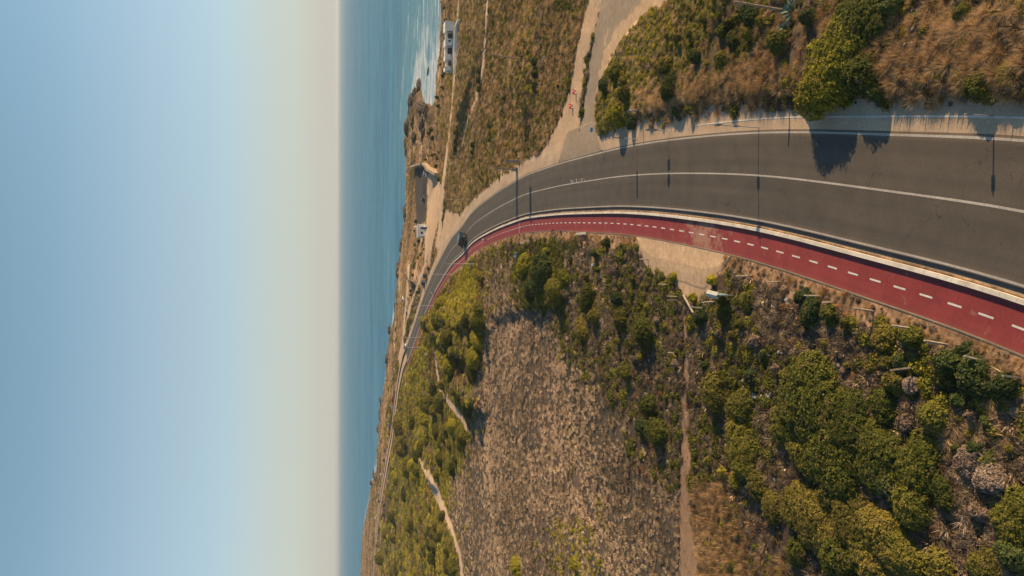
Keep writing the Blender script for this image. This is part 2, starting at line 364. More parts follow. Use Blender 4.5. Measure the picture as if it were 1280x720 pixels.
pat = fbm(GX / 14, GY / 14, 77, 3)[:, None]; soft = np.isin(zz, (Z_SCRUB, Z_FIELD, Z_GREEN, Z_RFIELD, Z_COAST, Z_SLOPE, Z_GOLD, Z_TURF, Z_HOLLOW_SHADE))[:, None]
Cv = np.where(soft, Cv * (1 + (pat - .5) * np.array([1.1, .8, .8])), Cv)
nT, nR = len(TH), len(RR)
GZ2 = GZ.reshape(nR, nT)
def surf(x, y):
    """height of what lies on top (ground or verge), read back from the ground grid"""
    x = np.atleast_1d(np.asarray(x, float)); y = np.atleast_1d(np.asarray(y, float))
    th = np.arctan2(x, y); r = np.hypot(x, y); a = (th - th_f[0]) / (th_f[1] - th_f[0]); a = np.clip(a, 0, len(th_f) - 1.001)
    i = np.clip(np.searchsorted(RR, r) - 1, 0, nR - 2); f = np.clip((r - RR[i]) / (RR[i + 1] - RR[i]), 0, 1); j = a.astype(int); g = a - j
    return (GZ2[i, j] * (1 - g) + GZ2[i, j + 1] * g) * (1 - f) + (GZ2[i + 1, j] * (1 - g) + GZ2[i + 1, j + 1] * g) * f
def verge_fix(x, y, z, s=None):
    if s is None: s, _ = road_s(x, y)
    vl = np.interp(s, [-6.0, -5.4, -4.4, -3.53], [-.12, .03, -.04, -.09]); vr = np.interp(s, [7.35, 8.1, 9.2, 10.2, 11.0], [-.01, .03, .05, .02, -.2])
    z = np.where((s > -6) & (s < -3.5), np.maximum(z, vl), z); z = np.where((s > 7.3) & (s < 11), np.maximum(z, vr), z)
    return np.where((s >= -3.5) & (s <= 7.3), np.maximum(z, np.where(s < -.5, -.115, .03)), z)
def G1(px, py, up=0.0):
    z = np.array([up]); px = np.array([float(px)]); py = np.array([float(py)])
    for i in range(14):
        x, y = flat(px, py, z); z = .5 * z + .5 * (np.maximum(surf(x, y), SEA_Z) + up)
    zz_ = verge_fix(x, y, z - up); return float(x[0]), float(y[0]), float(zz_[0])
def hz(x, y):
    x = np.array([x]); y = np.array([y]); return float(verge_fix(x, y, surf(x, y))[0])
i0 = (np.arange(nR - 1)[:, None] * nT + np.arange(nT)[None]).ravel(); i1 = (np.arange(nR - 1)[:, None] * nT + (np.arange(nT)[None] + 1) % nT).ravel()
FQ = np.c_[i0, i1, i1 + nT, i0 + nT][:, ::-1]
fz = zz[FQ[:, 0]]
V = np.c_[GX, GY, GZ]
def submesh(name, sel, m, **kw):
    F = FQ[sel]; u, inv = np.unique(F, return_inverse=True)
    me = mesh_np(name, V[u], inv.reshape(F.shape), m, True); vcol(me, 'Col', Cv[u]); return link(name, me, **kw)
m_ground = ground_mat('soil'); m_sand = ground_mat('pale_gravel', scales=(.25, 1.6, 14), contrast=.28, bump=.25)
m_tarm = ground_mat('worn_tarmac', scales=(.2, 1.2, 22), contrast=.2, bump=.1)
soilz = np.isin(fz, (Z_SAND, Z_SIDE, Z_FOOT, Z_TRACK, Z_PARK), invert=True)
submesh('ground', soilz, m_ground, kind='structure')
submesh('gravel_layby', fz == Z_SAND, m_sand, kind='structure')
submesh('side_road', fz == Z_SIDE, m_tarm, kind='structure')
submesh('footpath', fz == Z_FOOT, m_sand, kind='structure')
submesh('dirt_track', fz == Z_TRACK, m_sand, kind='structure')
submesh('parking_ground', fz == Z_PARK, m_tarm, kind='structure')

# ---------------------------------------------------------------- the sea
ths = np.radians(np.r_[np.arange(-60, 0, .5), np.arange(0, 30, .25), np.arange(30, 60.1, .5)]); rs = [150.]
while rs[-1] < 28000: rs.append(rs[-1] * (1.006 if rs[-1] < 700 else 1.011))
rs = np.array(rs); a_, b_ = np.meshgrid(ths, rs); SX = (b_ * np.sin(a_)).ravel(); SY = (b_ * np.cos(a_)).ravel()
cs = -coast_d(SX, SY); spx, spy = proj(SX, SY, np.full(SX.shape, SEA_Z))
right = smooth(190, 90, spy) * smooth(515, 530, spx)
foam = smooth(20, 0, cs) * (.42 + .55 * fbm(SX / 22, SY / 22, 8, 2)) + smooth(24, 4, cs) * .42 * (.4 + fbm(SX / 30, SY / 30, 5, 2)) + right * smooth(95, 10, cs) * .36
foam += smooth(16, 4, cs) * smooth(395, 412, spy) * smooth(450, 435, spy) * .4
for FLn, fwid in (([(511,18),(508,55),(503,100),(500,150)], 1.1), ([(519,20),(517,60),(513,95)], .8), ([(523,8),(521,70)], .7), ([(486,300),(484,380)], .5), ([(535,30),(530,80),(524,100)], 1.0)):
    fd, _, fa = seg_dist(FLn, spx, spy); foam += .34 * np.exp(-(fd / fwid) ** 2)
foam = np.minimum(foam, .54)
shallow = smooth(170, 10, cs) * smooth(330, 40, spy)
nt, nr = len(ths), len(rs)
j0 = (np.arange(nr - 1)[:, None] * nt + np.arange(nt - 1)[None]).ravel()
me = mesh_np('sea', np.c_[SX, SY, np.full(SX.shape, SEA_Z)], np.c_[j0, j0 + nt, j0 + nt + 1, j0 + 1][:, ::-1], None, True)
vfloat(me, 'foam', foam); vfloat(me, 'shallow', shallow)
m, n, l, b = nodes_of('sea_water')
tc = n.new('ShaderNodeTexCoord')
def stretched(sx, sy, detail=4, rot=0):
    mp = n.new('ShaderNodeMapping'); mp.inputs['Scale'].default_value = (sx, sy, 1); mp.inputs['Rotation'].default_value = (0, 0, rot)
    nz = n.new('ShaderNodeTexNoise'); nz.inputs['Scale'].default_value = 1; nz.inputs['Detail'].default_value = detail; nz.inputs['Roughness'].default_value = .6
    l.new(tc.outputs['Object'], mp.inputs[0]); l.new(mp.outputs[0], nz.inputs['Vector']); return nz.outputs[0]
def mrange(src, a, b2, c=0, d=1):
    r = n.new('ShaderNodeMapRange'); r.inputs[1].default_value = a; r.inputs[2].default_value = b2; r.inputs[3].default_value = c; r.inputs[4].default_value = d
    l.new(src, r.inputs[0]); return r.outputs[0]
def mixc(f, A, B):
    x = n.new('ShaderNodeMix'); x.data_type = 'RGBA'
    l.new(f, x.inputs['Factor'])
    for k, s in (('A', A), ('B', B)):
        if isinstance(s, tuple): x.inputs[k].default_value = (*s, 1)
        else: l.new(s, x.inputs[k])
    return x.outputs['Result']
big = stretched(.0025, .012, 5, .06); med = stretched(.02, .11, 5, .1); fine = stretched(.12, .5, 4, .1)
c = mixc(mrange(big, .35, .65), (.006, .115, .225), (.040, .205, .330))
c = mixc(mrange(med, .42, .66, 0, .8), c, (.085, .275, .385))
sh = n.new('ShaderNodeAttribute'); sh.attribute_name = 'shallow'
c = mixc(mrange(sh.outputs['Fac'], 0, 1, 0, .6), c, (.15, .31, .33))
fo = n.new('ShaderNodeAttribute'); fo.attribute_name = 'foam'
st = stretched(.07, .42, 7, .12)
s_ = n.new('ShaderNodeMath'); s_.operation = 'ADD'; l.new(mrange(st, .3, .75), s_.inputs[0]); l.new(fo.outputs['Fac'], s_.inputs[1])
fmask = mrange(s_.outputs[0], .70, 1.25)
c = mixc(fmask, c, (.72, .74, .72))
l.new(c, b.inputs['Base Color']); l.new(mrange(fmask, 0, 1, .42, .8), b.inputs['Roughness'])
b.inputs['Specular IOR Level'].default_value = .35
bp = n.new('ShaderNodeBump'); bp.inputs['Strength'].default_value = .8; bp.inputs['Distance'].default_value = 2.6
a1 = n.new('ShaderNodeMath'); a1.operation = 'ADD'; l.new(med, a1.inputs[0]); l.new(fine, a1.inputs[1]); l.new(a1.outputs[0], bp.inputs['Height']); l.new(bp.outputs[0], b.inputs['Normal'])
me.materials.append(m); link('sea', me, kind='structure')

# ---------------------------------------------------------------- the road, its kerbs and the cycle path, all swept along one line
T = np.gradient(ROAD, axis=0); T /= np.hypot(*T.T)[:, None]; N = np.c_[T[:, 1], -T[:, 0]]
ARC = np.r_[0, np.cumsum(np.hypot(*np.diff(ROAD, axis=0).T))]
def sweep(name, prof, m, lo=0, hi=None, jag=0, cols=None, taper=None, **kw):
    """prof: list of (offset, z)"""
    hi = len(ROAD) if hi is None else hi; V_ = []; idx = np.arange(lo, hi)
    for k, (o, z) in enumerate(prof):
        oo = o + (jag * (fbm(ARC[idx] * .7, np.full(len(idx), k * 3.3), 5, 3) - .5) if jag and o in (-6.0, 11.0) and k in (0, len(prof) - 1) else 0)
        if taper is not None:                                       # rounds both ends of a patch and roughens its rim
            e_ = np.minimum(ARC[idx] - ARC[lo], ARC[hi - 1] - ARC[idx]); f_ = np.clip(smooth(-.5, 3.5, e_) * (.9 + .25 * fbm(ARC[idx] * 1.1, np.full(len(idx), 2.2), 9, 3)), 0, 1)
            oo = taper + (o - taper) * f_
        P = ROAD[idx] + N[idx] * np.reshape(oo, (-1, 1)) if np.ndim(oo) else ROAD[idx] + N[idx] * oo
        V_.append(np.c_[P, np.full(len(idx), z)])
    n_ = len(idx); kk = len(prof); V_ = np.concatenate(V_)
    q = [np.c_[np.arange(n_ - 1) + j * n_, np.arange(1, n_) + j * n_, np.arange(1, n_) + (j + 1) * n_, np.arange(n_ - 1) + (j + 1) * n_][:, ::-1] for j in range(kk - 1)]
    me = mesh_np(name, V_, np.concatenate(q), m)
    if cols is not None:
        vcol(me, 'Col', np.repeat(np.array(cols), n_, axis=0))
    uv = me.attributes.new('along', 'FLOAT_VECTOR', 'POINT')
    uv.data.foreach_set('vector', np.c_[np.tile(ARC[idx], kk), np.repeat([p[0] for p in prof], n_), np.zeros(n_ * kk)].astype(np.float32).ravel())
    return link(name, me, **kw)
def strip_mat(name, c1, c2, sx, sy, fine_s, rough, finec=.12, tracks=False):
    """a surface laid along the road: long streaks with the traffic, grain, patches"""
    m, n, l, b = nodes_of(name)
    at = n.new('ShaderNodeAttribute'); at.attribute_name = 'along'
    mp = n.new('ShaderNodeMapping'); mp.inputs['Scale'].default_value = (sx, sy, 1); l.new(at.outputs['Vector'], mp.inputs[0])
    nz = n.new('ShaderNodeTexNoise'); nz.inputs['Scale'].default_value = 1; nz.inputs['Detail'].default_value = 6; l.new(mp.outputs[0], nz.inputs['Vector'])
    mx = n.new('ShaderNodeMix'); mx.data_type = 'RGBA'; mx.inputs['A'].default_value = (*c1, 1); mx.inputs['B'].default_value = (*c2, 1)
    r = n.new('ShaderNodeMapRange'); r.inputs[1].default_value = .35; r.inputs[2].default_value = .65; l.new(nz.outputs[0], r.inputs[0]); l.new(r.outputs[0], mx.inputs['Factor'])
    tc = n.new('ShaderNodeTexCoord'); last = mx.outputs['Result']
    for s, k in ((fine_s, finec), (.5, .12)):
        g = n.new('ShaderNodeTexNoise'); g.inputs['Scale'].default_value = s; g.inputs['Detail'].default_value = 5; l.new(tc.outputs['Object'], g.inputs['Vector'])
        r2 = n.new('ShaderNodeMapRange'); r2.inputs[1].default_value = .3; r2.inputs[2].default_value = .7; r2.inputs[3].default_value = 1 - k; r2.inputs[4].default_value = 1 + k; l.new(g.outputs[0], r2.inputs[0])
        m2 = n.new('ShaderNodeMix'); m2.data_type = 'RGBA'; m2.blend_type = 'MULTIPLY'; m2.inputs['Factor'].default_value = 1
        l.new(last, m2.inputs['A']); l.new(r2.outputs[0], m2.inputs['B']); last = m2.outputs['Result']
    l.new(last, b.inputs['Base Color']); b.inputs['Roughness'].default_value = rough; b.inputs['Specular IOR Level'].default_value = .3
    sp = n.new('ShaderNodeSeparateXYZ'); l.new(at.outputs['Vector'], sp.inputs[0])
    def M(op, a, b2=None, c2_=None):
        q = n.new('ShaderNodeMath'); q.operation = op
        for i_, v_ in enumerate((a, b2, c2_)):
            if v_ is None: continue
            if isinstance(v_, (int, float)): q.inputs[i_].default_value = v_
            else: l.new(v_, q.inputs[i_])
        return q.outputs[0]
    def over(fac, col):
        nonlocal last
        q = n.new('ShaderNodeMix'); q.data_type = 'RGBA'; l.new(fac, q.inputs['Factor']); l.new(last, q.inputs['A']); q.inputs['B'].default_value = (*col, 1); last = q.outputs['Result']
    if tracks == 'joints':
        over(M('MULTIPLY', M('LESS_THAN', M('FRACT', sp.outputs['X']), .035), .4), (.20, .16, .13))
        st_ = n.new('ShaderNodeTexNoise'); st_.inputs['Scale'].default_value = .8; st_.inputs['Detail'].default_value = 6; l.new(tc.outputs['Object'], st_.inputs['Vector'])
        over(M('MULTIPLY', M('SMOOTH_MAX', M('SUBTRACT', st_.outputs[0], .5), 0, .02), 2.2), (.30, .22, .15))
    if tracks == 'road':
        for o_ in (1.0, 2.6, 4.7, 6.2):                               # wheel paths, polished a little darker
            d_ = M('ABSOLUTE', M('SUBTRACT', sp.outputs['Y'], o_)); over(M('MULTIPLY', M('MAXIMUM', M('SUBTRACT', 1, M('MULTIPLY', d_, 2.6)), 0), .28), (.060, .050, .042))
        vo = n.new('ShaderNodeTexVoronoi'); vo.feature = 'DISTANCE_TO_EDGE'; vo.inputs['Scale'].default_value = .22; wv = n.new('ShaderNodeTexNoise'); wv.inputs['Scale'].default_value = .6; wv.inputs['Detail'].default_value = 6
        l.new(tc.outputs['Object'], wv.inputs['Vector']); vm = n.new('ShaderNodeVectorMath'); vm.operation = 'MULTIPLY_ADD'; vm.inputs[1].default_value = (3, 3, 3); l.new(wv.outputs['Color'], vm.inputs[0]); l.new(tc.outputs['Object'], vm.inputs[2]); l.new(vm.outputs[0], vo.inputs['Vector'])
        msk = M('GREATER_THAN', wv.outputs[0], .53); over(M('MULTIPLY', M('MULTIPLY', M('LESS_THAN', vo.outputs['Distance'], .006), msk), .55), (.03, .026, .022))
        e_ = M('MAXIMUM', M('SUBTRACT', M('ABSOLUTE', M('SUBTRACT', sp.outputs['Y'], 3.6)), 3.2), 0)        # grit blown onto the edges
        over(M('MULTIPLY', M('MINIMUM', M('MULTIPLY', e_, 1.8), .8), wv.outputs[0]), (.26, .18, .115))
    if tracks == 'red':
        j_ = M('LESS_THAN', M('FRACT', M('MULTIPLY', sp.outputs['X'], .19)), .006); over(M('MULTIPLY', j_, .5), (.08, .02, .02))
        du = n.new('ShaderNodeTexNoise'); du.inputs['Scale'].default_value = .9; du.inputs['Detail'].default_value = 7; du.inputs['Roughness'].default_value = .7; l.new(tc.outputs['Object'], du.inputs['Vector'])
        dx, dy = map(float, flat(877, 292)); vs = n.new('ShaderNodeVectorMath'); vs.operation = 'DISTANCE'; vs.inputs[1].default_value = (dx, dy, -.1); l.new(tc.outputs['Object'], vs.inputs[0])
        near_ = M('MAXIMUM', M('SUBTRACT', 1, M('DIVIDE', vs.outputs['Value'], 6.5)), 0)
        over(M('MINIMUM', M('MAXIMUM', M('MULTIPLY', M('SUBTRACT', M('ADD', du.outputs[0], M('MULTIPLY', near_, .26)), .60), 4), 0), .6), (.42, .26, .17))
        ed = M('MAXIMUM', M('SUBTRACT', M('ABSOLUTE', M('SUBTRACT', sp.outputs['Y'], -2.17)), .9), 0); over(M('MINIMUM', M('MULTIPLY', M('MULTIPLY', ed, 1.6), du.outputs[0]), .5), (.30, .14, .09))
    l.new(last, b.inputs['Base Color'])
    bp = n.new('ShaderNodeBump'); bp.inputs['Strength'].default_value = .12; bp.inputs['Distance'].default_value = .01; l.new(g.outputs[0], bp.inputs['Height'])
    return m
m_asph = strip_mat('asphalt', (.082, .066, .051), (.099, .080, .062), .03, .8, 9, .8, tracks='road')
m_red = strip_mat('red_cycle_surface', (.215, .032, .034), (.25, .042, .040), .02, .9, 6, .8, .10, tracks='red')
m_line = strip_mat('worn_white_paint', (.36, .31, .26), (.44, .38, .32), .2, 6, 7, .7, .2)
m_dash = strip_mat('white_paint', (.62, .56, .52), (.72, .66, .60), .2, 6, 7, .7, .1)
m_kerb = strip_mat('pale_concrete', (.60, .52, .42), (.72, .63, .51), .3, 3, 5, .8, .08, tracks='joints')
m_gut = strip_mat('gutter_concrete', (.16, .13, .10), (.22, .18, .14), .2, 4, 8, .9, .2)
m_dirt = strip_mat('verge_dirt', (.17, .095, .052), (.42, .25, .14), .5, 1.4, 3, .95, .5)
m_grav = strip_mat('shoulder_gravel', (.42, .285, .18), (.52, .36, .23), .12, .6, 6, .95, .15)
FAR = int(np.argmax((ARC > 60) & (ROAD[:, 1] > 345)))
sweep('road', [(.5, -.2), (.5, .0), (4.5, .0), (4.5, -.2)], m_grav, lo=FAR - 1, kind='structure')
sweep('road', [(-.12, -.16), (-.12, 0), (1.5, .03), (3.6, .05), (5.6, .03), (7.35, 0), (7.36, -.16)], m_asph, hi=FAR, kind='structure')
sweep('gutter', [(-.47, -.02), (-.45, -.15), (-.12, -.155)], m_gut, hi=FAR, kind='structure')
sweep('road_verge', [(-.63, -.03), (-.55, 0.0), (-.47, -.02)], m_dirt, kind='structure')
sweep('kerb', [(-.93, -.13), (-.92, .09), (-.64, .09), (-.63, -.13)], m_kerb, hi=FAR, kind='structure')
sweep('cycle_path', [(-3.42, -.12), (-2.2, -.12), (-.93, -.115)], m_red, hi=FAR, kind='structure')
sweep('kerb', [(-3.53, -.13), (-3.52, -.05), (-3.43, -.05), (-3.42, -.13)], m_gut, hi=FAR, kind='structure')
sweep('road_verge', [(-6.0, -.12), (-5.4, .03), (-4.4, -.04), (-3.53, -.09)], m_dirt, jag=.5, kind='structure')
sweep('road_verge', [(7.355, -.01), (8.1, .03), (9.2, .05), (10.2, .02), (11.0, -.2)], m_grav, jag=.5, kind='structure')
def idx_at(px, py):
    gx, gy = flat(px, py); return int(np.argmin((ROAD[:, 0] - gx) ** 2 + (ROAD[:, 1] - gy) ** 2))
ia, ib = sorted((idx_at(709, 230), idx_at(744, 225)))
for q0, q1, nm, cc, mm in ((ia, ib + 1, 'side_road', ZC[Z_SIDE], m_tarm),):
    sweep(nm, [(7.356, .012), (8.1, .045), (9.2, .065), (10.4, .05), (11.6, .02), (12.4, -.25)], mm, taper=7.356, lo=q0 - 1, hi=q1 + 2, cols=[cc] * 6, kind='structure')
ia, ib = sorted((idx_at(806, 262), idx_at(905, 268)))
sweep('gravel_layby', [(-9.0, -.45), (-7.2, -.04), (-6.2, .035), (-5.4, .06), (-4.4, -.02), (-3.54, -.07)], m_sand, taper=-3.54, lo=ia - 1, hi=ib + 2, cols=[ZC[Z_SAND]] * 6, kind='structure')
sweep('kerb', [(8.19, -.02), (8.2, .05), (8.31, .052), (8.32, -.02)], m_kerb, hi=72, kind='structure')
FAR = int(np.argmax((ARC > 60) & (ROAD[:, 1] > 345)))
def zoff(o):                                                        # road surface height at an offset
    return float(np.interp(o, [-.12, 1.5, 3.6, 5.6, 7.35], [0, .03, .05, .03, 0]))
for nm, o0, o1 in (('road_marking', -.06, .07), ('road_marking', 3.58, 3.72), ('road_marking', 7.06, 7.21)):
    sweep(nm, [(o0, zoff(o0) + .006), (o1, zoff(o1) + .006)], m_line, hi=FAR - 8, kind='structure')
dv = []; df = []
i = 0; L_ = 0.0
def at_arc(s, off, z):
    p = np.array([np.interp(s, ARC, ROAD[:, 0]), np.interp(s, ARC, ROAD[:, 1])]); nn = np.array([np.interp(s, ARC, N[:, 0]), np.interp(s, ARC, N[:, 1])])
    q = p + nn * off; return (q[0], q[1], z)
s0 = ARC[np.argmin(abs(ROAD[:, 1] - 20) + 1e3 * (abs(ROAD[:, 0]) > 40))]
kk = 0
while s0 + kk * 2.05 < ARC[FAR] - 20 and kk < 180:
    s = s0 + kk * 2.05
    k4 = len(dv); dv += [at_arc(s, -2.22, -.113), at_arc(s, -2.10, -.113), at_arc(s + .95, -2.10, -.113), at_arc(s + .95, -2.22, -.113)]
    df.append((k4, k4 + 1, k4 + 2, k4 + 3)); kk += 1
me = mesh_np('cycle_path_marking', dv, np.array(df), mat('dash_paint', (.66, .60, .55), .7, var=.1, scale=2)); link('cycle_path_marking', me, kind='structure')

# ---------------------------------------------------------------- plants: prototypes
def quads_to_mesh(name, P, U, W_, leaf, m, extra=None):
    """quads centred at P with half axes U and W_"""
    n_ = len(P); V_ = np.stack([P - U - W_, P + U - W_, P + U + W_, P - U + W_], 1).reshape(-1, 3); F = np.arange(n_ * 4).reshape(-1, 4)
    lf = np.repeat(leaf, 4); Fs = [F]
    if extra is not None:
        eV, eF, el = extra; Fs.append(eF + len(V_)); V_ = np.r_[V_, eV]; lf = np.r_[lf, el]
    me = mesh_np(name, V_, Fs, m); vfloat(me, 'leaf', lf); return me
def unit(v): return v / (np.linalg.norm(v, axis=-1, keepdims=True) + 1e-9)
def ico(sub):
    bm = bmesh.new(); bmesh.ops.create_icosphere(bm, subdivisions=sub, radius=1); V_ = np.array([v.co[:] for v in bm.verts]); F = np.array([[v.index for v in f.verts] for f in bm.faces]); bm.free(); return V_, F
ICO1 = ico(1); ICO2 = ico(2)
def blades(name, n_, spread, length, width, lean, m, seed, bend=.3):
    r = np.random.default_rng(seed); a = r.uniform(0, 2 * np.pi, n_); rad = spread * np.sqrt(r.uniform(0, 1, n_))
    B = np.c_[np.cos(a) * rad, np.sin(a) * rad, np.full(n_, -.03)]
    d = unit(np.c_[np.cos(a) * (lean * rad / spread + r.normal(0, .25, n_)), np.sin(a) * (lean * rad / spread + r.normal(0, .25, n_)), np.full(n_, 1.)])
    L = length * r.uniform(.5, 1.1, n_)[:, None]; side = unit(np.c_[-d[:, 1], d[:, 0], r.normal(0, .3, n_)]) * width * r.uniform(.6, 1.3, n_)[:, None]
    mid = B + d * L * .55; out = np.c_[np.cos(a), np.sin(a), -.2 * np.ones(n_)]; tip = B + d * L + out * L * bend
    V_ = np.stack([B - side, B + side, mid + side * .8, tip, mid - side * .8], 1).reshape(-1, 3); F = np.arange(n_ * 5).reshape(-1, 5)
    me = mesh_np(name, V_, F, m); vfloat(me, 'leaf', np.repeat(r.uniform(0, 1, n_), 5)); return me
def bushlet(name, n_, leafsz, m, seed, flat_=.6, twig=0):
    """a small round plant: leaf faces all through a lumpy dome round a dark core"""
    r = np.random.default_rng(seed); d = unit(r.normal(0, 1, (n_, 3))); d[:, 2] = abs(d[:, 2]) * .95 - .05
    lump = .72 + .38 * vnoise(d[:, 0] * 2.3 + 9, d[:, 1] * 2.3 + d[:, 2] * 2 + 5, seed); rad = lump * r.uniform(.72, 1.04, n_)
    P = d * rad[:, None] * np.array([1, 1, flat_ * 1.25]); nrm = unit(d + r.normal(0, .55, (n_, 3)))
    t = unit(np.cross(nrm, r.normal(0, 1, (n_, 3)))); bt = np.cross(nrm, t); s = leafsz * r.uniform(.6, 1.3, n_)[:, None]
    eV, eF = ICO1; eV = eV * np.array([.66, .66, .66 * flat_ * 1.2])
    me = quads_to_mesh(name, P, t * s, bt * s * (.35 if twig else .75), r.uniform(0, 1, n_), m, (eV, eF, np.zeros(len(eV)))); return me  # core gets the darkest leaf tone, painted shade inside the clump
def shrub_mesh(name, R, hgt, m, seed, lobe=.42, per=75, leafsz=.085, asp=1.0):
    """a big cushion-shaped shrub: a heap of leafy lobes over a rounded body"""
    r = np.random.default_rng(seed); nb = 3 + int(R * 1.2)
    bc = np.c_[r.uniform(-.48, .48, nb) * R * asp, r.uniform(-.48, .48, nb) * R, np.zeros(nb)]; br = R * r.uniform(.42, .66, nb); bh = hgt * r.uniform(.7, 1.0, nb)
    bc[0] = 0; br[0] = R * .7; bh[0] = hgt
    Ps = []; Ns = []; Vs = []; Fs = []; off = 0; Lf = []
    nl = int(2.3 * (R / lobe) ** 2 * 1.35)
    for k in range(nl):
        i_ = r.integers(0, nb); d = unit(r.normal(0, 1, 3)); d[2] = abs(d[2]) * 1.1; d = unit(d)
        c_ = bc[i_] + d * np.array([br[i_], br[i_], bh[i_] - lobe * .1]) * .92
        inside = False
        for q in range(nb):
            if q != i_ and (((c_ - bc[q]) / np.array([br[q], br[q], bh[q]])) ** 2).sum() < .62: inside = True; break
        if inside: continue
        lr = lobe * r.uniform(.5, 1.1); n_ = int(per * (lr / lobe) ** 2)
        dd = unit(r.normal(0, 1, (n_, 3)) + d * .7); rad = lr * r.uniform(.8, 1.08, n_)
        Ps.append(c_ + dd * rad[:, None] * np.array([1, 1, .8])); Ns.append(dd); Lf.append(np.clip(r.uniform(0, 1, n_) * .55 + r.uniform(0, .45), 0, 1))
        eV, eF = ICO1; Vs.append(c_ + eV * lr * .8 * np.array([1, 1, .8])); Fs.append(eF + off); off += len(eV)
    for q in range(nb):
        n_ = int(2 * math.pi * br[q] * (br[q] + bh[q]) / 2 / (leafsz ** 2 * 2.2)); dd = unit(r.normal(0, 1, (n_, 3))); dd[:, 2] = abs(dd[:, 2])
        bump_ = .86 + .34 * vnoise(dd[:, 0] * br[q] / lobe * 1.6 + 40, dd[:, 1] * br[q] / lobe * 1.6 + dd[:, 2] * 2 + 40, seed + q) + r.uniform(-.04, .03, n_)
        Ps.append(bc[q] + dd * bump_[:, None] * np.array([br[q], br[q], bh[q]])); Ns.append(dd); Lf.append(np.clip(r.uniform(0, .75, n_) + (bump_ - 1.03) * 1.6, 0, 1))  # leaf tone painted darker in creases and lighter on lumps, like shading
        eV, eF = ICO2; Vs.append(bc[q] + eV * np.array([br[q], br[q], bh[q]]) * .78); Fs.append(eF + off); off += len(eV)
    P = np.concatenate(Ps); dd = np.concatenate(Ns); n_ = len(P); nrm = unit(dd + r.normal(0, .5, (n_, 3)) + np.array([0, 0, .25]))
    t = unit(np.cross(nrm, r.normal(0, 1, (n_, 3)))); bt = np.cross(nrm, t); s = leafsz * r.uniform(.6, 1.35, n_)[:, None]
    eV = np.concatenate(Vs); return quads_to_mesh(name, P, t * s, bt * s * .7, np.concatenate(Lf), m, (eV, np.concatenate(Fs), np.full(len(eV), .02)))  # body cores take a near-darkest tone as painted shade in the gaps

ml_green = leaf_mat('green_shrub_leaves', (.028, .042, .008), (.110, .108, .016), (.27, .205, .034), False, .0)
ml_ginst = leaf_mat('small_green_leaves', (.030, .045, .010), (.20, .175, .018), (.52, .40, .035), True)
ml_dry = leaf_mat('dry_stems', (.10, .072, .052), (.52, .365, .235), (.92, .70, .50), True, .25)
ml_brown = leaf_mat('brown_twigs', (.060, .043, .030), (.21, .145, .090), (.42, .29, .185), True)
ml_gold = leaf_mat('golden_grass', (.26, .150, .062), (.60, .37, .175), (.85, .60, .32), True, .35)
ml_olive = leaf_mat('olive_grass', (.080, .072, .022), (.25, .185, .055), (.46, .31, .12), True, .3)
ml_rust = leaf_mat('rust_shrub', (.10, .040, .015), (.22, .095, .035), (.30, .16, .06), True)
m_rockp = mat('pale_stone', (.42, .36, .31), .9, var=.3, scale=3, bump=.6)
def rock_mesh(name, m, seed, sub=2, amp=.45):
    V_, F = ICO2 if sub == 2 else ico(sub); r = np.random.default_rng(seed)
    k = .75 + amp * vnoise(V_[:, 0] * 1.7 + seed * 3.1, V_[:, 1] * 1.7 + V_[:, 2] * 2.3, seed) + .2 * vnoise(V_[:, 0] * 4 + seed, V_[:, 1] * 4 + V_[:, 2] * 5, seed + 3)
    V_ = V_ * k[:, None] * r.uniform(.75, 1.2, 3); V_[:, 2] *= .75; V_ = np.round(V_ * 3.2) / 3.2 * .5 + V_ * .5
    me = mesh_np(name, V_, F, m); return me
HID = bpy.data.collections.new('plant_kinds')      # never linked: only the sources of the ground cover
KINDS = []
def kind(me):
    o = bpy.data.objects.new('k%02d' % len(KINDS), me); HID.objects.link(o); KINDS.append(o); return len(KINDS) - 1
K_DRY = [kind(blades('dry_clump', 64, .36, .66, .019, .9, ml_dry, s)) for s in (1, 2, 3)]
K_BRN = [kind(bushlet('twig_clump', 190, .060, ml_brown, s, .62, 1)) for s in (4, 5, 6)]
K_GRN = [kind(bushlet('green_clump', 230, .068, ml_ginst, s, .6)) for s in (7, 8, 9)]
K_GLD = [kind(blades('grass_tussock', 150, .34, .95, .011, 1.0, ml_gold, s, .5)) for s in (10, 11)]
K_OLV = [kind(blades('olive_clump', 60, .36, .48, .026, 1.0, ml_olive, s, .4)) for s in (12, 13)]
K_RST = [kind(bushlet('rust_clump', 120, .08, ml_rust, s, .6, 1)) for s in (14,)]
K_STN = [kind(rock_mesh('stone', m_rockp, s, 2)) for s in (15, 16)]
K_BRD = [kind(bushlet('dry_cushion', 150, .08, ml_dry, s, .55, 1)) for s in (17, 18)]

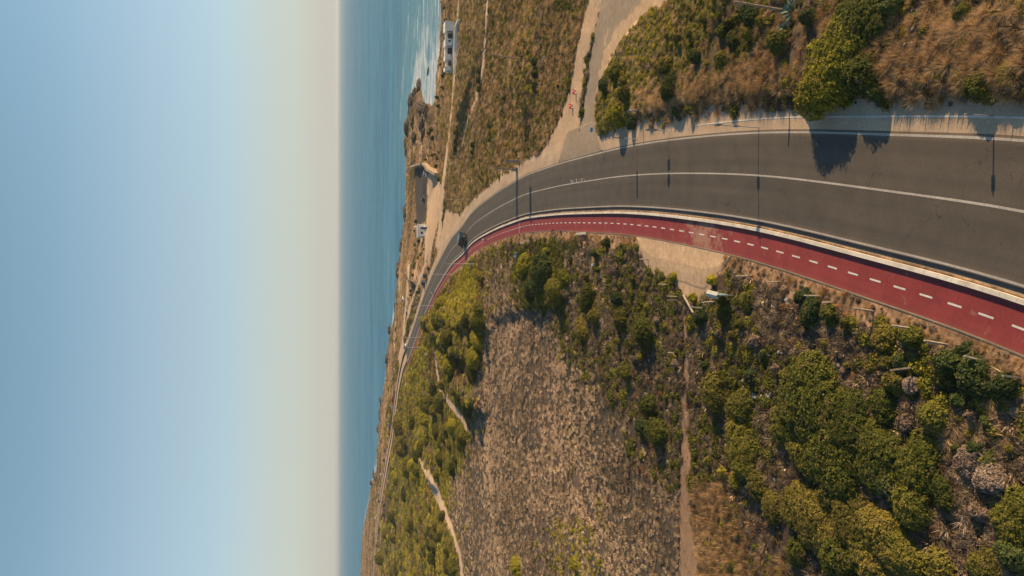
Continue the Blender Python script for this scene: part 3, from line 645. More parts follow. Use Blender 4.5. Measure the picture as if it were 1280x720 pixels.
def gn_cover(name, P, S, Rz, K, Tn, **kw):
    me = bpy.data.meshes.new(name); me.vertices.add(len(P)); me.vertices.foreach_set('co', np.asarray(P, np.float32).ravel())
    a = me.attributes.new('scl', 'FLOAT_VECTOR', 'POINT'); a.data.foreach_set('vector', np.asarray(S, np.float32).ravel())
    a = me.attributes.new('rot', 'FLOAT_VECTOR', 'POINT'); a.data.foreach_set('vector', np.asarray(Rz, np.float32).ravel())
    a = me.attributes.new('kidx', 'INT', 'POINT'); a.data.foreach_set('value', np.asarray(K, np.int32)); vfloat(me, 'tint', Tn)
    o = link(name, me, **kw)
    g = bpy.data.node_groups.get('cover')
    if not g:
        g = bpy.data.node_groups.new('cover', 'GeometryNodeTree')
        g.interface.new_socket('Geometry', in_out='INPUT', socket_type='NodeSocketGeometry'); g.interface.new_socket('Geometry', in_out='OUTPUT', socket_type='NodeSocketGeometry')
        gi = g.nodes.new('NodeGroupInput'); go = g.nodes.new('NodeGroupOutput'); ci = g.nodes.new('GeometryNodeCollectionInfo'); ci.inputs[0].default_value = HID
        ci.inputs['Separate Children'].default_value = True; ci.inputs['Reset Children'].default_value = True
        ip = g.nodes.new('GeometryNodeInstanceOnPoints'); ip.inputs['Pick Instance'].default_value = True
        def na(nm, t):
            q = g.nodes.new('GeometryNodeInputNamedAttribute'); q.data_type = t; q.inputs[0].default_value = nm; return q.outputs[0]
        e2r = g.nodes.new('FunctionNodeEulerToRotation')
        g.links.new(gi.outputs[0], ip.inputs['Points']); g.links.new(ci.outputs[0], ip.inputs['Instance'])
        g.links.new(na('kidx', 'INT'), ip.inputs['Instance Index']); g.links.new(na('scl', 'FLOAT_VECTOR'), ip.inputs['Scale'])
        g.links.new(na('rot', 'FLOAT_VECTOR'), e2r.inputs[0]); g.links.new(e2r.outputs[0], ip.inputs['Rotation']); g.links.new(ip.outputs[0], go.inputs[0])
    md = o.modifiers.new('cover', 'NODES'); md.node_group = g; return o

# ---------------------------------------------------------------- ground cover
def fan(r0, r1, dens, half=30):
    area = math.radians(2 * half) * (r1 * r1 - r0 * r0) / 2; n_ = int(area * dens)
    r = np.sqrt(RNG.uniform(r0 * r0, r1 * r1, n_)); a = np.radians(RNG.uniform(-half, half, n_)); return np.c_[r * np.sin(a), r * np.cos(a)]
BANDS = [(14, 45, 10, 1.0, 40), (45, 75, 7.5, 1.05, 32), (75, 115, 5.2, 1.2, 30), (115, 170, 2.9, 1.5, 30), (170, 260, 1.2, 2.0, 30), (260, 420, .32, 3.0, 30), (420, 1200, .035, 5.5, 30)]
XY = []; SB = []
for r0, r1, dn_, sc_, hf in BANDS:
    q = fan(r0, r1, dn_, hf); XY.append(q); SB.append(np.full(len(q), sc_))
XY = np.concatenate(XY); SB = np.concatenate(SB)
HZ = surf(XY[:, 0], XY[:, 1]); px_, py_ = proj(XY[:, 0], XY[:, 1], HZ); ZN = zone_of(px_, py_, True, XY[:, 0], XY[:, 1])
RS, _a = road_s(XY[:, 0], XY[:, 1]); CD = coast_d(XY[:, 0], XY[:, 1])
ZJ = zone_of(px_ + RNG.normal(0, 7, len(px_)), py_ + RNG.normal(0, 7, len(px_)), False); pathz = (Z_SAND, Z_SIDE, Z_FOOT, Z_TRACK, Z_PARK)
ZPATH = np.isin(ZN, pathz); ZN = np.where(ZPATH | np.isin(ZJ, pathz), ZN, ZJ)
HZ = verge_fix(XY[:, 0], XY[:, 1], HZ, RS)
verge = ((RS > -4.7) & (RS < -3.6)) | ((RS > 9.7) & (RS < 10.2) & (XY[:, 1] > 90))
keep = ((RS < -3.65) | (RS > np.where(inpoly(HILL, XY[:, 0], XY[:, 1]) | (XY[:, 1] < 70), 9.0, 9.75) + .8 * (fbm(XY[:, 0] / 2.5, XY[:, 1] / 2.5, 17, 2) - .5))) & (CD > 5) & np.isin(ZN, (Z_SAND, Z_SIDE, Z_FOOT, Z_TRACK, Z_PARK), invert=True)
pf = (ZN == Z_FOOT) & (RNG.uniform(0, 1, len(RS)) < .16) & (RS < -8); keep |= pf
inm = (px_ > 800) & (px_ < 908) & (RS > -7) & (RS < 0); keep &= ~inm
keep &= ~(verge & (RNG.uniform(0, 1, len(RS)) < .2))
keep &= ~((RS < 0) & (RS > -4.6) & (SB > 1.6))
big_n = fbm(XY[:, 0] / 9, XY[:, 1] / 9, 101, 3); fine_n = fbm(XY[:, 0] / 2.5, XY[:, 1] / 2.5, 131, 2); pat_n = fbm(XY[:, 0] / 24, XY[:, 1] / 24, 151, 2)
u = RNG.uniform(0, 1, len(XY)); KI = np.zeros(len(XY), int); SZ = np.ones(len(XY)); TN = RNG.uniform(0, 1, len(XY)); FL = np.ones(len(XY))
fam = np.zeros(len(XY), int)      # 0 dry, 1 brown, 2 green, 3 gold, 4 olive, 5 rust, 6 stone, 7 dry cushion
FAMK = [K_DRY, K_BRN, K_GRN, K_GLD, K_OLV, K_RST, K_STN, K_BRD]
def mix(zone, table, size, tn=(0, 1), grn=None):
    m_ = ZN == zone; p = np.array([t[1] for t in table], float)
    uu = u[m_].copy()
    if grn is not None: uu = np.clip(uu + (big_n[m_] - .5) * grn, 0, .999)
    cum = np.cumsum(p / p.sum()); pick = np.searchsorted(cum, uu); fam[m_] = np.array([t[0] for t in table])[np.minimum(pick, len(table) - 1)]
    SZ[m_] = RNG.uniform(size[0], size[1], m_.sum()); TN[m_] = RNG.uniform(tn[0], tn[1], m_.sum())
mix(Z_FIELD, [(0, .68), (7, .06), (1, .20), (4, .06)], (.42, 1.05), (0, 1), grn=.5)
mix(Z_GREEN, [(2, .46), (4, .24), (1, .26), (5, .04)], (.6, 1.5), (.2, 1), grn=1.3)
mix(Z_RFIELD, [(4, .52), (3, .14), (0, .10), (1, .14), (2, .10)], (.45, 1.1), (.1, .9), grn=.8)
mix(Z_COAST, [(4, .35), (1, .25), (3, .3), (2, .1)], (.3, .7), (.2, 1))
mix(Z_SLOPE, [(2, .34), (4, .20), (1, .26), (3, .20)], (.4, .9), (.1, .8), grn=.9)
mix(Z_GOLD, [(3, .62), (1, .22), (4, .10), (6, .006), (2, .05)], (.5, 1.2), (.15, .9), grn=.3)
mix(Z_SCRUB, [(2, .16), (4, .10), (1, .54), (0, .14), (5, .03), (6, .004)], (.5, 1.55), (.0, .8), grn=.9)
mix(Z_TURF, [(4, .50), (2, .34), (3, .10), (1, .06)], (.35, .8), (.25, 1), grn=.7)
mix(Z_HOLLOW_SHADE, [(2, .5), (1, .5)], (.5, 1.1), (0, .25))  # only the darkest plant tones, so the hollow's shade sits in the colour
mix(Z_DARKGREEN, [(2, .8), (4, .1), (1, .1)], (.6, 1.3), (0, .5))
fam[pf] = 0; SZ[pf] = .35
vg = keep & verge; fam[vg] = np.where(RNG.uniform(0, 1, vg.sum()) < .5, 3, 1); SZ[vg] *= .55
sg = (ZN == Z_SCRUB) & (fam == 2); TN[sg] *= .55
gap = fbm(XY[:, 0] / 1.9, XY[:, 1] / 1.9, 171, 2) + (pat_n - .5) * .3
keep &= ~((gap < .40) & np.isin(ZN, (Z_SCRUB, Z_FIELD, Z_SLOPE)) & (RNG.uniform(0, 1, len(u)) < .75))
sx1, _, _ = seg_dist([(672,385),(700,470),(690,560),(712,640),(735,730)], px_, py_); sx2, _, _ = seg_dist([(630,420),(620,520),(600,600)], px_, py_)
fl = ZN == Z_FIELD
TN = np.where(fl, np.clip(TN * .75 + .42 * np.exp(-(sx1 / 38) ** 2) + .25 * np.exp(-(sx2 / 30) ** 2) + .08, 0, 1), TN)
swap = fl & (fam == 1) & (np.exp(-(sx1 / 40) ** 2) > RNG.uniform(0, 1, len(u))); fam[swap] = 0
SZ = np.where(fl, SZ * .74, SZ)
gp = fl & (np.hypot((px_ - 715) / 60, (py_ - 690) / 60) + (big_n - .5) * 1.6 < .9); fam[gp & (u < .45)] = 2; fam[gp & (u > .75)] = 1
# the leaf clumps shrink to their own size near the camera and gather into wider cushions far away
RADF = np.array([.62, .42, .5, .55, .6, .42, .13, .5])[fam]
S = (SZ * SB)[:, None] * np.stack([RADF, RADF, RADF * np.where(SB > 1.8, .62, .95) * np.where(fl & (fam != 2), 1.45, 1)], 1)
TN = np.clip(TN + (fine_n - .5) * .7 + (pat_n - .5) * 1.0, 0, 1)
for f_ in range(8):
    m_ = fam == f_; KI[m_] = np.array(FAMK[f_])[RNG.integers(0, len(FAMK[f_]), m_.sum())]
ROT = np.c_[RNG.normal(0, .12, len(XY)), RNG.normal(0, .12, len(XY)), RNG.uniform(0, 6.28, len(XY))]
gm = fam == 3; wd_ = .55 + .35 * fbm(XY[:, 0] / 6, XY[:, 1] / 6, 211, 2)
ROT[gm, 0] = wd_[gm] * .8 + RNG.normal(0, .1, gm.sum()); ROT[gm, 1] = -wd_[gm] * .45 + RNG.normal(0, .1, gm.sum()); ROT[gm, 2] = RNG.uniform(-.5, .5, gm.sum())
PP = np.c_[XY, HZ - .02]
for nm, fs in (('dry_grass', (0, 3, 7)), ('dry_scrub', (1, 5)), ('green_ground_cover', (2, 4)), ('scattered_stones', (6,))):
    s = keep & np.isin(fam, fs)
    o = gn_cover(nm, PP[s], S[s], ROT[s], KI[s], TN[s], kind='stuff')
    o['label'] = {'dry_grass':'pale dry grass and straw coloured stems covering the fields and verges', 'dry_scrub':'low grey brown twiggy scrub growing over the open ground',
                  'green_ground_cover':'low olive green plants growing between the dry scrub', 'scattered_stones':'small pale stones lying loose among the dry scrub'}[nm]
    o['category'] = {'dry_grass':'grass', 'dry_scrub':'scrub', 'green_ground_cover':'ground cover', 'scattered_stones':'stones'}[nm]
# ---------------------------------------------------------------- sea air, thin and even
hb = MB().box((0, 0, 0), (1, 1, 1)); hm = bpy.data.materials.new('haze_air'); hm.use_nodes = True; hm.node_tree.nodes.remove(hm.node_tree.nodes['Principled BSDF'])
pv = hm.node_tree.nodes.new('ShaderNodeVolumePrincipled'); pv.inputs['Color'].default_value = (.86, .90, .92, 1); pv.inputs['Density'].default_value = 9e-5; pv.inputs['Anisotropy'].default_value = .2
hm.node_tree.links.new(pv.outputs[0], hm.node_tree.nodes['Material Output'].inputs['Volume'])
ho = hb.build('haze', hm, kind='stuff'); ho.scale = (60000, 60000, 100); ho.location = (0, 0, CAM_H + 14 - 50)
#@OBJECTS
# ================================================================= THINGS
# ---------------------------------------------------------------- shrubs
def leafy(tag, ca, cb, cc): return leaf_mat(tag, ca, cb, cc, False)
ml_yel = leafy('yellow_green_leaves', (.045, .055, .010), (.24, .205, .020), (.52, .40, .035))
ml_dark = leafy('dark_green_leaves', (.018, .032, .012), (.055, .075, .020), (.12, .125, .030))
ml_oliv = leafy('olive_leaves', (.034, .040, .010), (.130, .110, .020), (.29, .205, .040))
ml_dead = leafy('dead_shrub_twigs', (.07, .048, .036), (.20, .135, .10), (.36, .26, .19))
SIZES = [(0.8, .75, .25, 90, .044), (1.3, 1.0, .28, 95, .045), (2.1, 1.45, .33, 100, .047), (3.2, 1.9, .38, 100, .052)]
SHM = {}
def shrub_proto(ci, si, vi):
    key = (ci, si, vi)
    if key not in SHM:
        R_, h_, lb, per, ls = SIZES[si]; base = (si, vi)
        if base not in SHM: SHM[base] = shrub_mesh('shrub_foliage', R_, h_, None, 200 + si * 10 + vi, lb, per, ls)
        me = SHM[base].copy(); me.materials.clear(); me.materials.append([ml_green, ml_yel, ml_dark, ml_oliv, ml_dead][ci]); SHM[key] = me
    return SHM[key]
def shrub(px, py, rp, label, ci=0, group=None, hf=.62, asp=1.0, name='shrub', category='shrub', up=None):
    x, y, z = G1(px, py, .6); dep = y * math.cos(PITCH) + (CAM_H - z) * math.sin(PITCH); Rm = rp * dep / FPX * 1.22 * (1.18 if rp > 16 and px > 860 and py > 470 else 1)
    z = hz(x, y)
    si = int(np.argmin([abs(math.log(Rm / q[0])) for q in SIZES])); vi = random.randrange(3)
    o = link(name, shrub_proto(ci, si, vi), loc=(x, y, z - .06)); k = Rm / (SIZES[si][0] * 1.15)
    o.rotation_euler = (0, 0, random.uniform(0, 6.28) if asp == 1 else 0); o.scale = (k * random.uniform(.88, 1.18), k * asp * random.uniform(.88, 1.18), k * hf / .62 * random.uniform(.9, 1.1))
    o['label'] = label; o['category'] = category
    if group: o['group'] = group
    return o
# green 0, yellow green 1, dark 2, olive 3, dead 4
SH = [
 (1028,104,44,'huge dense green bush overhanging the roadside, throwing the big shadow onto the asphalt',1,None,.62),
 (1035,66,44,'broad green bush directly above the huge roadside bush on the bank',1,None,.45),
 (1060,26,42,'rounded green bush at the top of the bank above the huge roadside bush',0,None,.45),
 (1050,44,46,'broad low green bush in the middle of the bank mass above the roadside bush',1,None,.36),
 (1086,20,36,'low green bush at the upper right end of the bank mass',0,None,.36),
 (1018,92,30,'yellow green bush filling the left side of the huge roadside bush',1,None,.6),
 (1072,92,32,'green bush filling the right side of the huge roadside bush',0,None,.6),
 (1003,118,13,'small yellow green bush at the left foot of the huge roadside bush',1,None,.7),
 (1012,62,14,'yellow green bush on the left flank of the big bank bushes',1,None,.6),
 (1090,112,16,'dark bush at the road edge just right of the huge roadside bush',2,None,.8),
 (1213,106,22,'dark green bush on the road edge among golden grass near the right border',0,None,.6),
 (1245,92,16,'low green bush just right of the dark bush in the golden grass',3,None,.4),
 (1192,14,13,'small green bush on the stony bank near the top border',0,None,.6),
 (1108,6,16,'dark bush cut by the top border above the stony bank',2,None,.7),
 (970,52,17,'green bush below the spiky agave on the bank',0,None,.8),
 (1005,20,15,'dark bush beside the spiky agave',2,None,.8),
 (930,14,17,'dark bush under the leaning wooden pole on the bank',2,None,.7),
 (910,48,14,'dark green bush on the bank below the leaning wooden pole',0,None,.6),
 (895,72,12,'small green bush low on the bank left of the agave',0,None,.6),
 (835,106,20,'green bush in the middle of the bank between side road and golden grass',0,None,.6),
 (826,82,14,'olive bush above the green bush in the middle of the bank',3,None,.6),
 (766,144,17,'bright yellow green bush at the corner of side road and main road',1,None,.7),
 (752,106,11,'dark bush on the bank edge beside the side road',2,None,.7),
 (765,90,13,'green bush on the bank a little above the side road edge',0,None,.6),
 (787,154,8,'small dark bush at the road edge right of the yellow green corner bush',2,None,.8),
 (843,139,8,'small bush at the road edge above the twin panel road sign',2,None,.8),
 (860,136,8,'small bush at the road edge right of the twin panel road sign',0,None,.9),
 (1278,112,16,'green bush cut by the right border above the road edge',3,None,.45),
 (1062,536,36,'green shrub filling the middle of the upper thicket',0,None,.5),
 (975,535,24,'green shrub at the upper left rim of the thicket',0,None,.6),
 (1110,604,22,'dark green shrub inside the thicket above the shadow gap',2,None,.6),
 (1030,668,30,'olive shrub filling the lower left of the thicket',3,None,.5),
 (1078,686,28,'olive shrub just above the bottom border in the thicket',0,None,.5),
 (1010,498,52,'very large round green shrub left of the lower right thicket',0,None,.5),
 (1047,512,24,'green shrub joined to the right side of the very large round shrub',0,None,.6),
 (1030,570,46,'very large green shrub in the centre of the lower right thicket',0,None,.5),
 (1092,562,40,'large green shrub right of the thicket centre',0,None,.5),
 (1140,582,30,'large green shrub forming the right tip of the thicket',0,None,.5),
 (1135,628,28,'olive green shrub below the right tip of the thicket',0,None,.6),
 (1170,612,17,'small round shrub at the far right end of the thicket',0,None,.6),
 (1033,616,24,'rounded olive shrub set in the shadow gap of the thicket',3,None,.6),
 (1002,566,24,'green shrub at the left edge of the thicket beside the big central one',0,None,.6),
 (1012,642,36,'large olive shrub in the lower left of the thicket',3,None,.5),
 (1058,655,34,'large olive shrub in the lower middle of the thicket',3,None,.5),
 (1098,668,34,'large olive green shrub under the thicket gap',3,None,.5),
 (1045,694,28,'olive shrub near the bottom border below the thicket',0,None,.6),
 (1130,692,28,'green shrub near the bottom border under the dark gap',0,None,.6),
 (1088,708,26,'olive shrub cut by the bottom border left of the dark gap',3,None,.6),
 (1172,706,24,'olive shrub cut by the bottom border right of the dark gap',3,None,.6),
 (1222,708,19,'ochre green shrub cut by the bottom border next to the corner shrub',3,None,.6),
 (1262,652,32,'big green shrub at the right border in the lower right corner',0,None,.55),
 (1262,692,26,'dark green shrub in the very lower right corner',2,None,.6),
 (987,640,20,'small olive shrub left of the lower left thicket shrub',3,None,.6),
 (993,688,19,'green shrub at the lower left foot of the thicket',0,None,.6),
 (891,487,23,'round olive shrub nearest the footpath, right of it',3,None,.65),
 (922,508,20,'green shrub just right of the round olive one beside the footpath',0,None,.65),
 (925,562,29,'large round green shrub between footpath and thicket',0,None,.6),
 (942,607,24,'flat olive shrub under the large round one between footpath and thicket',3,None,.5),
 (962,634,18,'small shrub under the flat olive one',3,None,.6),
 (915,602,12,'little yellow green shrub beside the flat olive one',1,None,.7),
 (900,590,8,'tiny yellow green shrub above the pale grass patch by the footpath',1,None,.8),
 (882,577,8,'tiny green shrub touching the right side of the footpath',0,None,.8),
 (935,470,12,'dark shrub between the stone heap and the footpath',2,None,.7),
 (806,412,24,'tall green shrub halfway between the gravel pull-off and the dry field',0,None,.75),
 (780,463,16,'small round green shrub on the right edge of the dry field',0,None,.8),
 (820,540,21,'green shrub beside the footpath, lower of the pair',0,None,.8),
 (811,508,20,'green shrub beside the footpath, upper of the pair',0,None,.8),
 (800,532,14,'dark shrub hugging the left side of the footpath pair',2,None,.7),
 (733,374,19,'green shrub left of the gravel pull-off',0,None,.7),
 (743,395,15,'small green shrub below the one left of the gravel pull-off',3,None,.7),
 (726,412,16,'olive shrub at the upper right corner of the dry field',3,None,.7),
 (776,398,15,'narrow green shrub between the dry field and the tall green shrub',3,None,.8),
 (770,372,12,'dark shrub above the narrow green shrub',2,None,.8),
 (680,340,26,'dark green thicket shrub closest to the cycle path bend',2,None,.8),
 (665,362,18,'dark green shrub under the thicket shrub by the bend',2,None,.8),
 (693,362,17,'green shrub right of the dark thicket by the bend',0,None,.9),
 (655,330,16,'yellow green shrub left of the dark thicket by the bend',1,None,.7),
 (704,346,12,'yellow green shrub on the right flank of the dark thicket',1,None,.8),
 (681,316,9,'small yellow shrub beside the cycle path at the bend',1,None,.7),
 (742,316,9,'small dark shrub beside the pale beam near the cycle path',2,None,.8),
 (757,303,8,'small dark shrub at the right end of the pale beam',2,None,.8),
 (645,706,15,'bright yellow green round shrub at the bottom border in the dry field',1,None,.7),
 (716,704,8,'little yellow green shrub near the bottom border',1,None,.8),
 (566,706,14,'bright green shrub right of the sandy track near the bottom border',1,None,.7),
 (1008,392,17,'dark green shrub beside the cycle path verge posts',2,None,.7),
 (1032,392,14,'green shrub under the leftmost pair of verge posts',0,None,.7),
 (1052,404,10,'small green shrub right of the leftmost verge posts',3,None,.8),
 (1098,428,21,'rusty green shrub below the verge in a row of posts',3,None,.7),
 (1178,452,20,'large dark shrub at the left end of the shaded hollow under the verge',2,None,.8),
 (1212,468,24,'largest dark shrub in the middle of the shaded hollow under the verge',2,None,.8),
 (1248,484,18,'dark shrub at the right end of the shaded hollow under the verge',2,None,.8),
 (1135,422,19,'green shrub between two verge posts',0,None,.7),
 (1120,452,17,'dark shrub around the lone lower post',2,None,.7),
 (1168,466,15,'olive shrub in front of the big dark hollow',3,None,.7),
 (1112,477,16,'yellowish shrub below the lone lower post',3,None,.7),
 (1132,482,14,'dead brown shrub beside the yellowish shrub',4,None,.6),
 (1100,510,18,'green shrub above the thicket near the dead brown shrub',0,None,.6),
 (1162,522,22,'bright green shrub left of the golden tussocks',0,None,.6),
 (1125,528,14,'brown shrub on the top right side of the thicket',4,None,.6),
 (1190,500,14,'dark shrub at the lower rim of the dark hollow',2,None,.6),
 (1200,440,14,'dark shrub in the shaded hollow beside the verge',2,None,.6),
 (1230,600,20,'dead brown shrub in the gap left of the corner shrub',4,None,.6),
 (1205,580,18,'dead grey brown shrub right of the thicket tip',4,None,.6),
 (1215,640,16,'brown shrub below the dead shrubs right of the thicket',4,None,.6),
 (900,390,12,'green shrub at the foot of the blue information board',0,None,.8),
 (885,350,8,'yellow green shrub between gravel pull-off and information board',1,None,.8),
 (862,372,8,'yellowish shrub at the tip of the gravel pull-off',1,None,.8),
 (872,396,13,'dark shrub behind the post at the tip of the gravel pull-off',2,None,.8),
 (898,372,9,'green shrub left of the information board shadow',0,None,.8),
 (838,346,7,'small yellow green shrub on the left rim of the gravel pull-off',1,None,.8),
 (930,374,13,'green shrub right of the information board',0,None,.7),
 (1000,372,12,'dark shrub above the verge posts by the cycle path',2,None,.7),
]
for e in SH: shrub(*e[:5], group=e[5], hf=e[6])
# loose shrubs scattered over the far green ground and the fields: nothing tells them apart
def scatter(n_, poly, rr_, ci, label, group, hf=.8):
    xs = [p[0] for p in poly]; ys = [p[1] for p in poly]; k = 0; t = 0
    while k < n_ and t < 4000:
        t += 1; a = random.uniform(min(xs), max(xs)); b = random.uniform(min(ys), max(ys))
        if not inpoly(poly, np.array([a]), np.array([b]))[0]: continue
        zz_ = zone_of(np.array([a]), np.array([b]), False)[0]
        if zz_ in (Z_SAND, Z_SIDE, Z_FOOT, Z_TRACK, Z_PARK): continue
        x, y, z = G1(a, b)
        s_ = float(road_s(np.array([x]), np.array([y]))[0][0])
        if -7 < s_ < 11: continue
        rp = random.uniform(*rr_); shrub(a, b, rp, label, random.choice(ci), group, hf * random.uniform(.8, 1.3)); k += 1
scatter(26, [(606,332),(606,400),(590,470),(586,520),(540,520),(535,400),(560,352)], (8, 15), (1, 1, 3, 0), 'one of many yellow green shrubs massed beyond the bend, left of the dry field', 'yellow green shrubs beyond the bend')
scatter(30, [(500,520),(585,520),(584,556),(560,600),(480,600)], (7, 14), (1, 1, 0, 3), 'one of many bright yellow green shrubs massed by the small sandy patch', 'shrubs around the sandy patch')
scatter(34, [(480,600),(555,640),(572,716),(474,716)], (5, 10), (1, 3, 0, 3), 'one of many olive and yellow shrubs massed in the lower left corner of the land', 'shrubs in the far lower left')
scatter(60, [(553,-10),(566,-10),(556,100),(552,180),(549,250),(553,290),(541,345),(515,385),(502,430),(492,500),(485,600),(474,700),(466,700),(478,600),(488,500),(506,400),(515,300),(530,180),(548,100)], (1.6, 3.2), (2, 2, 3, 0), 'small dark shrub on the coastal strip between road and shore', 'dark shrubs on the coastal strip', .9)
scatter(16, [(575,160),(620,40),(700,20),(700,120),(650,190),(585,230)], (2.2, 4.0), (3, 2, 0), 'small scattered shrub on the brown field between side road and sea', 'small shrubs on the seaward field', .5)
scatter(22, [(740,300),(800,330),(850,400),(850,470),(780,470),(720,370)], (4, 8), (0, 3, 4), 'small shrub in the brown scrub left of the footpath', 'small shrubs left of the footpath')
scatter(22, [(870,400),(1000,400),(1080,470),(960,480),(870,470)], (5, 9), (4, 4, 2, 3), 'small dead or olive shrub in the grey scrub below the information board', 'small shrubs below the information board')
scatter(14, [(1060,400),(1240,480),(1275,600),(1180,560),(1080,480)], (7, 12), (2, 4, 3), 'small shrub in the shaded scrub right of the thicket', 'small shrubs right of the thicket')
scatter(16, [(760,110),(850,20),(980,10),(980,60),(850,90),(790,140)], (5, 10), (0, 3, 2), 'small shrub among many on the green part of the roadside bank', 'small shrubs on the roadside bank')

for (cx_, cy_), sp_ in (((667,92),15), ((612,166),9), ((589,190),9), ((569,175),10), ((597,100),12), ((628,130),8), ((655,175),7), ((600,215),7)):
    for q_ in range(3): shrub(cx_ + random.uniform(-1.2, 1.2), cy_ + (q_ - 1) * sp_, sp_ * .45, 'dark shrub in one of the short dark hedge rows on the seaward field', 2, 'dark hedge rows on the seaward field', .75)
# ---------------------------------------------------------------- stones, tussocks, agave
rocks = [rock_mesh('stone', m_rockp, 300 + i, 2, .5) for i in range(4)]
for i in range(34):
    a = random.uniform(0, 6.28); q = 1 + .25 * random.random(); px, py = 952 + 21 * math.cos(a) * q, 468 + 26 * math.sin(a) * q
    if math.sin(a) < -.2 and i % 3: px += 22
    x, y, z = G1(px, py); k = random.uniform(.07, .19)
    o = link('stone', rocks[i % 4], loc=(x, y, z + k * .3)); o.scale = (k, k * random.uniform(.7, 1.1), k); o.rotation_euler = (random.random(), random.random(), random.uniform(0, 6))
    o['label'] = 'pale loose stone in the heap between the footpath and the thicket'; o['category'] = 'stone'; o['group'] = 'stones of the pale heap'
for i in range(22):
    px, py = random.uniform(1085, 1215), random.uniform(6, 85)
    x, y, z = G1(px, py); k = random.uniform(.06, .14)
    o = link('stone', rocks[i % 4], loc=(x, y, z + k * .3)); o.scale = (k, k * .9, k * .8); o.rotation_euler = (random.random(), random.random(), random.uniform(0, 6))
    o['label'] = 'pale stone lying on the brown stony bank above the road'; o['category'] = 'stone'; o['group'] = 'stones on the bank'
m_tuss = leaf_mat('tussock_grass', (.22, .14, .07), (.46, .31, .16), (.66, .47, .26), False)
tus = [blades('tussock_blades', 700, .5, 1.35, .013, 1.5, m_tuss, 400 + i, .55) for i in range(2)]
TU = [(1240,496,'golden grass tussock nearest the right border below the verge'),(1222,540,'golden tussock between the two lower shrubs at right'),(1250,520,'golden tussock under the one nearest the right border'),
      (1195,532,'golden tussock right beside the bright green shrub'),(1185,548,'low golden tussock under the bright green shrub'),(1225,446,'pale tussock at the verge next to a post'),
      (1262,470,'pale tussock at the verge close to the last post'),(1205,556,'golden tussock above the dead grey brown shrub'),(1260,545,'shaded tussock at the right border')]
for i, (px, py, lb) in enumerate(TU):
    x, y, z = G1(px, py); o = link('grass_tussock', tus[i % 2], loc=(x, y, z - .03)); k = random.uniform(.32, .5); o.scale = (k, k, k * 1.1); o.rotation_euler = (0, 0, random.uniform(0, 6))
    o['label'] = lb; o['category'] = 'grass'
def agave(px, py, k, label):
    x, y, z = G1(px, py); root = empty('agave', (x, y, z), label=label, category='agave'); lm = mat('agave_leaf', (.22, .30, .24), .5, var=.3, scale=2)
    V_ = []; F = []; r = random.Random(5)
    for i in range(34):
        a = i * 2.4; el = .25 + 1.1 * (i / 34); L = k * r.uniform(.8, 1.1); d = Vector((math.cos(a) * math.cos(el), math.sin(a) * math.cos(el), math.sin(el))); sdv = Vector((-math.sin(a), math.cos(a), 0))
        for t, wd in ((0, .07), (.35, .11), (.7, .07), (1, .008)):
            p = d * L * t + Vector((0, 0, -.25 * L * t * t * math.cos(el))); V_ += [tuple(p - sdv * wd * k), tuple(p + Vector((0, 0, -.03 * k))), tuple(p + sdv * wd * k)]
        b0 = i * 12
        for q in range(3):
            for c_ in range(2): F.append((b0 + q * 3 + c_, b0 + q * 3 + c_ + 1, b0 + q * 3 + 4 + c_, b0 + q * 3 + 3 + c_))
    link('leaves', mesh_np('leaves', np.array(V_), np.array(F), lm), root); MB().rod((0, 0, -.1), (0, 0, .35 * k), .1 * k, .05 * k).build('stem', lm, root)
agave(992, 12, 1.1, 'spiky pale blue green agave on the bank near the top border'); agave(984, 34, .8, 'darker agave just below the spiky pale one')
agave(650, 318, 1.6, 'pale spiky agave in the shrubs by the cycle path bend')

# ---------------------------------------------------------------- coastal rocks
m_cliff = mat('wet_brown_rock', (.13, .088, .062), .85, var=.5, scale=.25, bump=.8, bscale=1.2)
cl = [rock_mesh('rock', m_cliff, 500 + i, 4, .9) for i in range(4)]
CR = [(523,116,5,'isolated dark rock pile standing off the point'),(520,128,4,'dark rock at the seaward tip of the rocky point'),(533,136,7,'largest dark rock facing the white surf'),(541,140,5,'dark rock on the inner side of the rocky point'),
      (525,146,6,'broken rock in the middle of the rocky point'),(536,156,6,'dark rock behind the surf channel'),(519,160,5,'brown rock along the seaward edge of the point'),(528,172,5,'brown rock at the landward end of the point'),
      (538,170,4,'rock beside the end of the surf channel'),(517,184,4,'brown rock on the shore next to the quarry wall'),(535,88,4,'small pale rock awash in the surf before the white building')]
for i, (px, py, rp, lb) in enumerate(CR):
    x, y = map(float, flat(px, py, -8.3)); k = rp * y / FPX
    z = hz(x, y); z = max(z, -8.9) if i != 10 else -8.8
    o = link('sea_rock', cl[i % 4], loc=(x, y, z + .1 * k)); o.scale = (k * 1.1, k * 1.6, k * (.75 if i != 10 else .35)); o.rotation_euler = (0, 0, i * 1.3); o['label'] = lb; o['category'] = 'rock'
for i in range(44):
    t = i / 43; a = CP[13 + int(t * 20)]; px, py = a[0] + random.uniform(0, 5), a[1] + random.uniform(-10, 10)
    x, y = map(float, flat(px, py, -7)); k = random.uniform(.8, 1.9) * (1 + .8 * t)
    o = link('shore_rock', cl[i % 4], loc=(x, y, max(hz(x, y), -8.6))); o.scale = (k * 1.6, k * 1.3, k * .7); o.rotation_euler = (0, 0, i)
    o['label'] = 'dark rock in the line along the foot of the low coastal cliff'; o['category'] = 'rock'; o['group'] = 'rocks along the waterline'

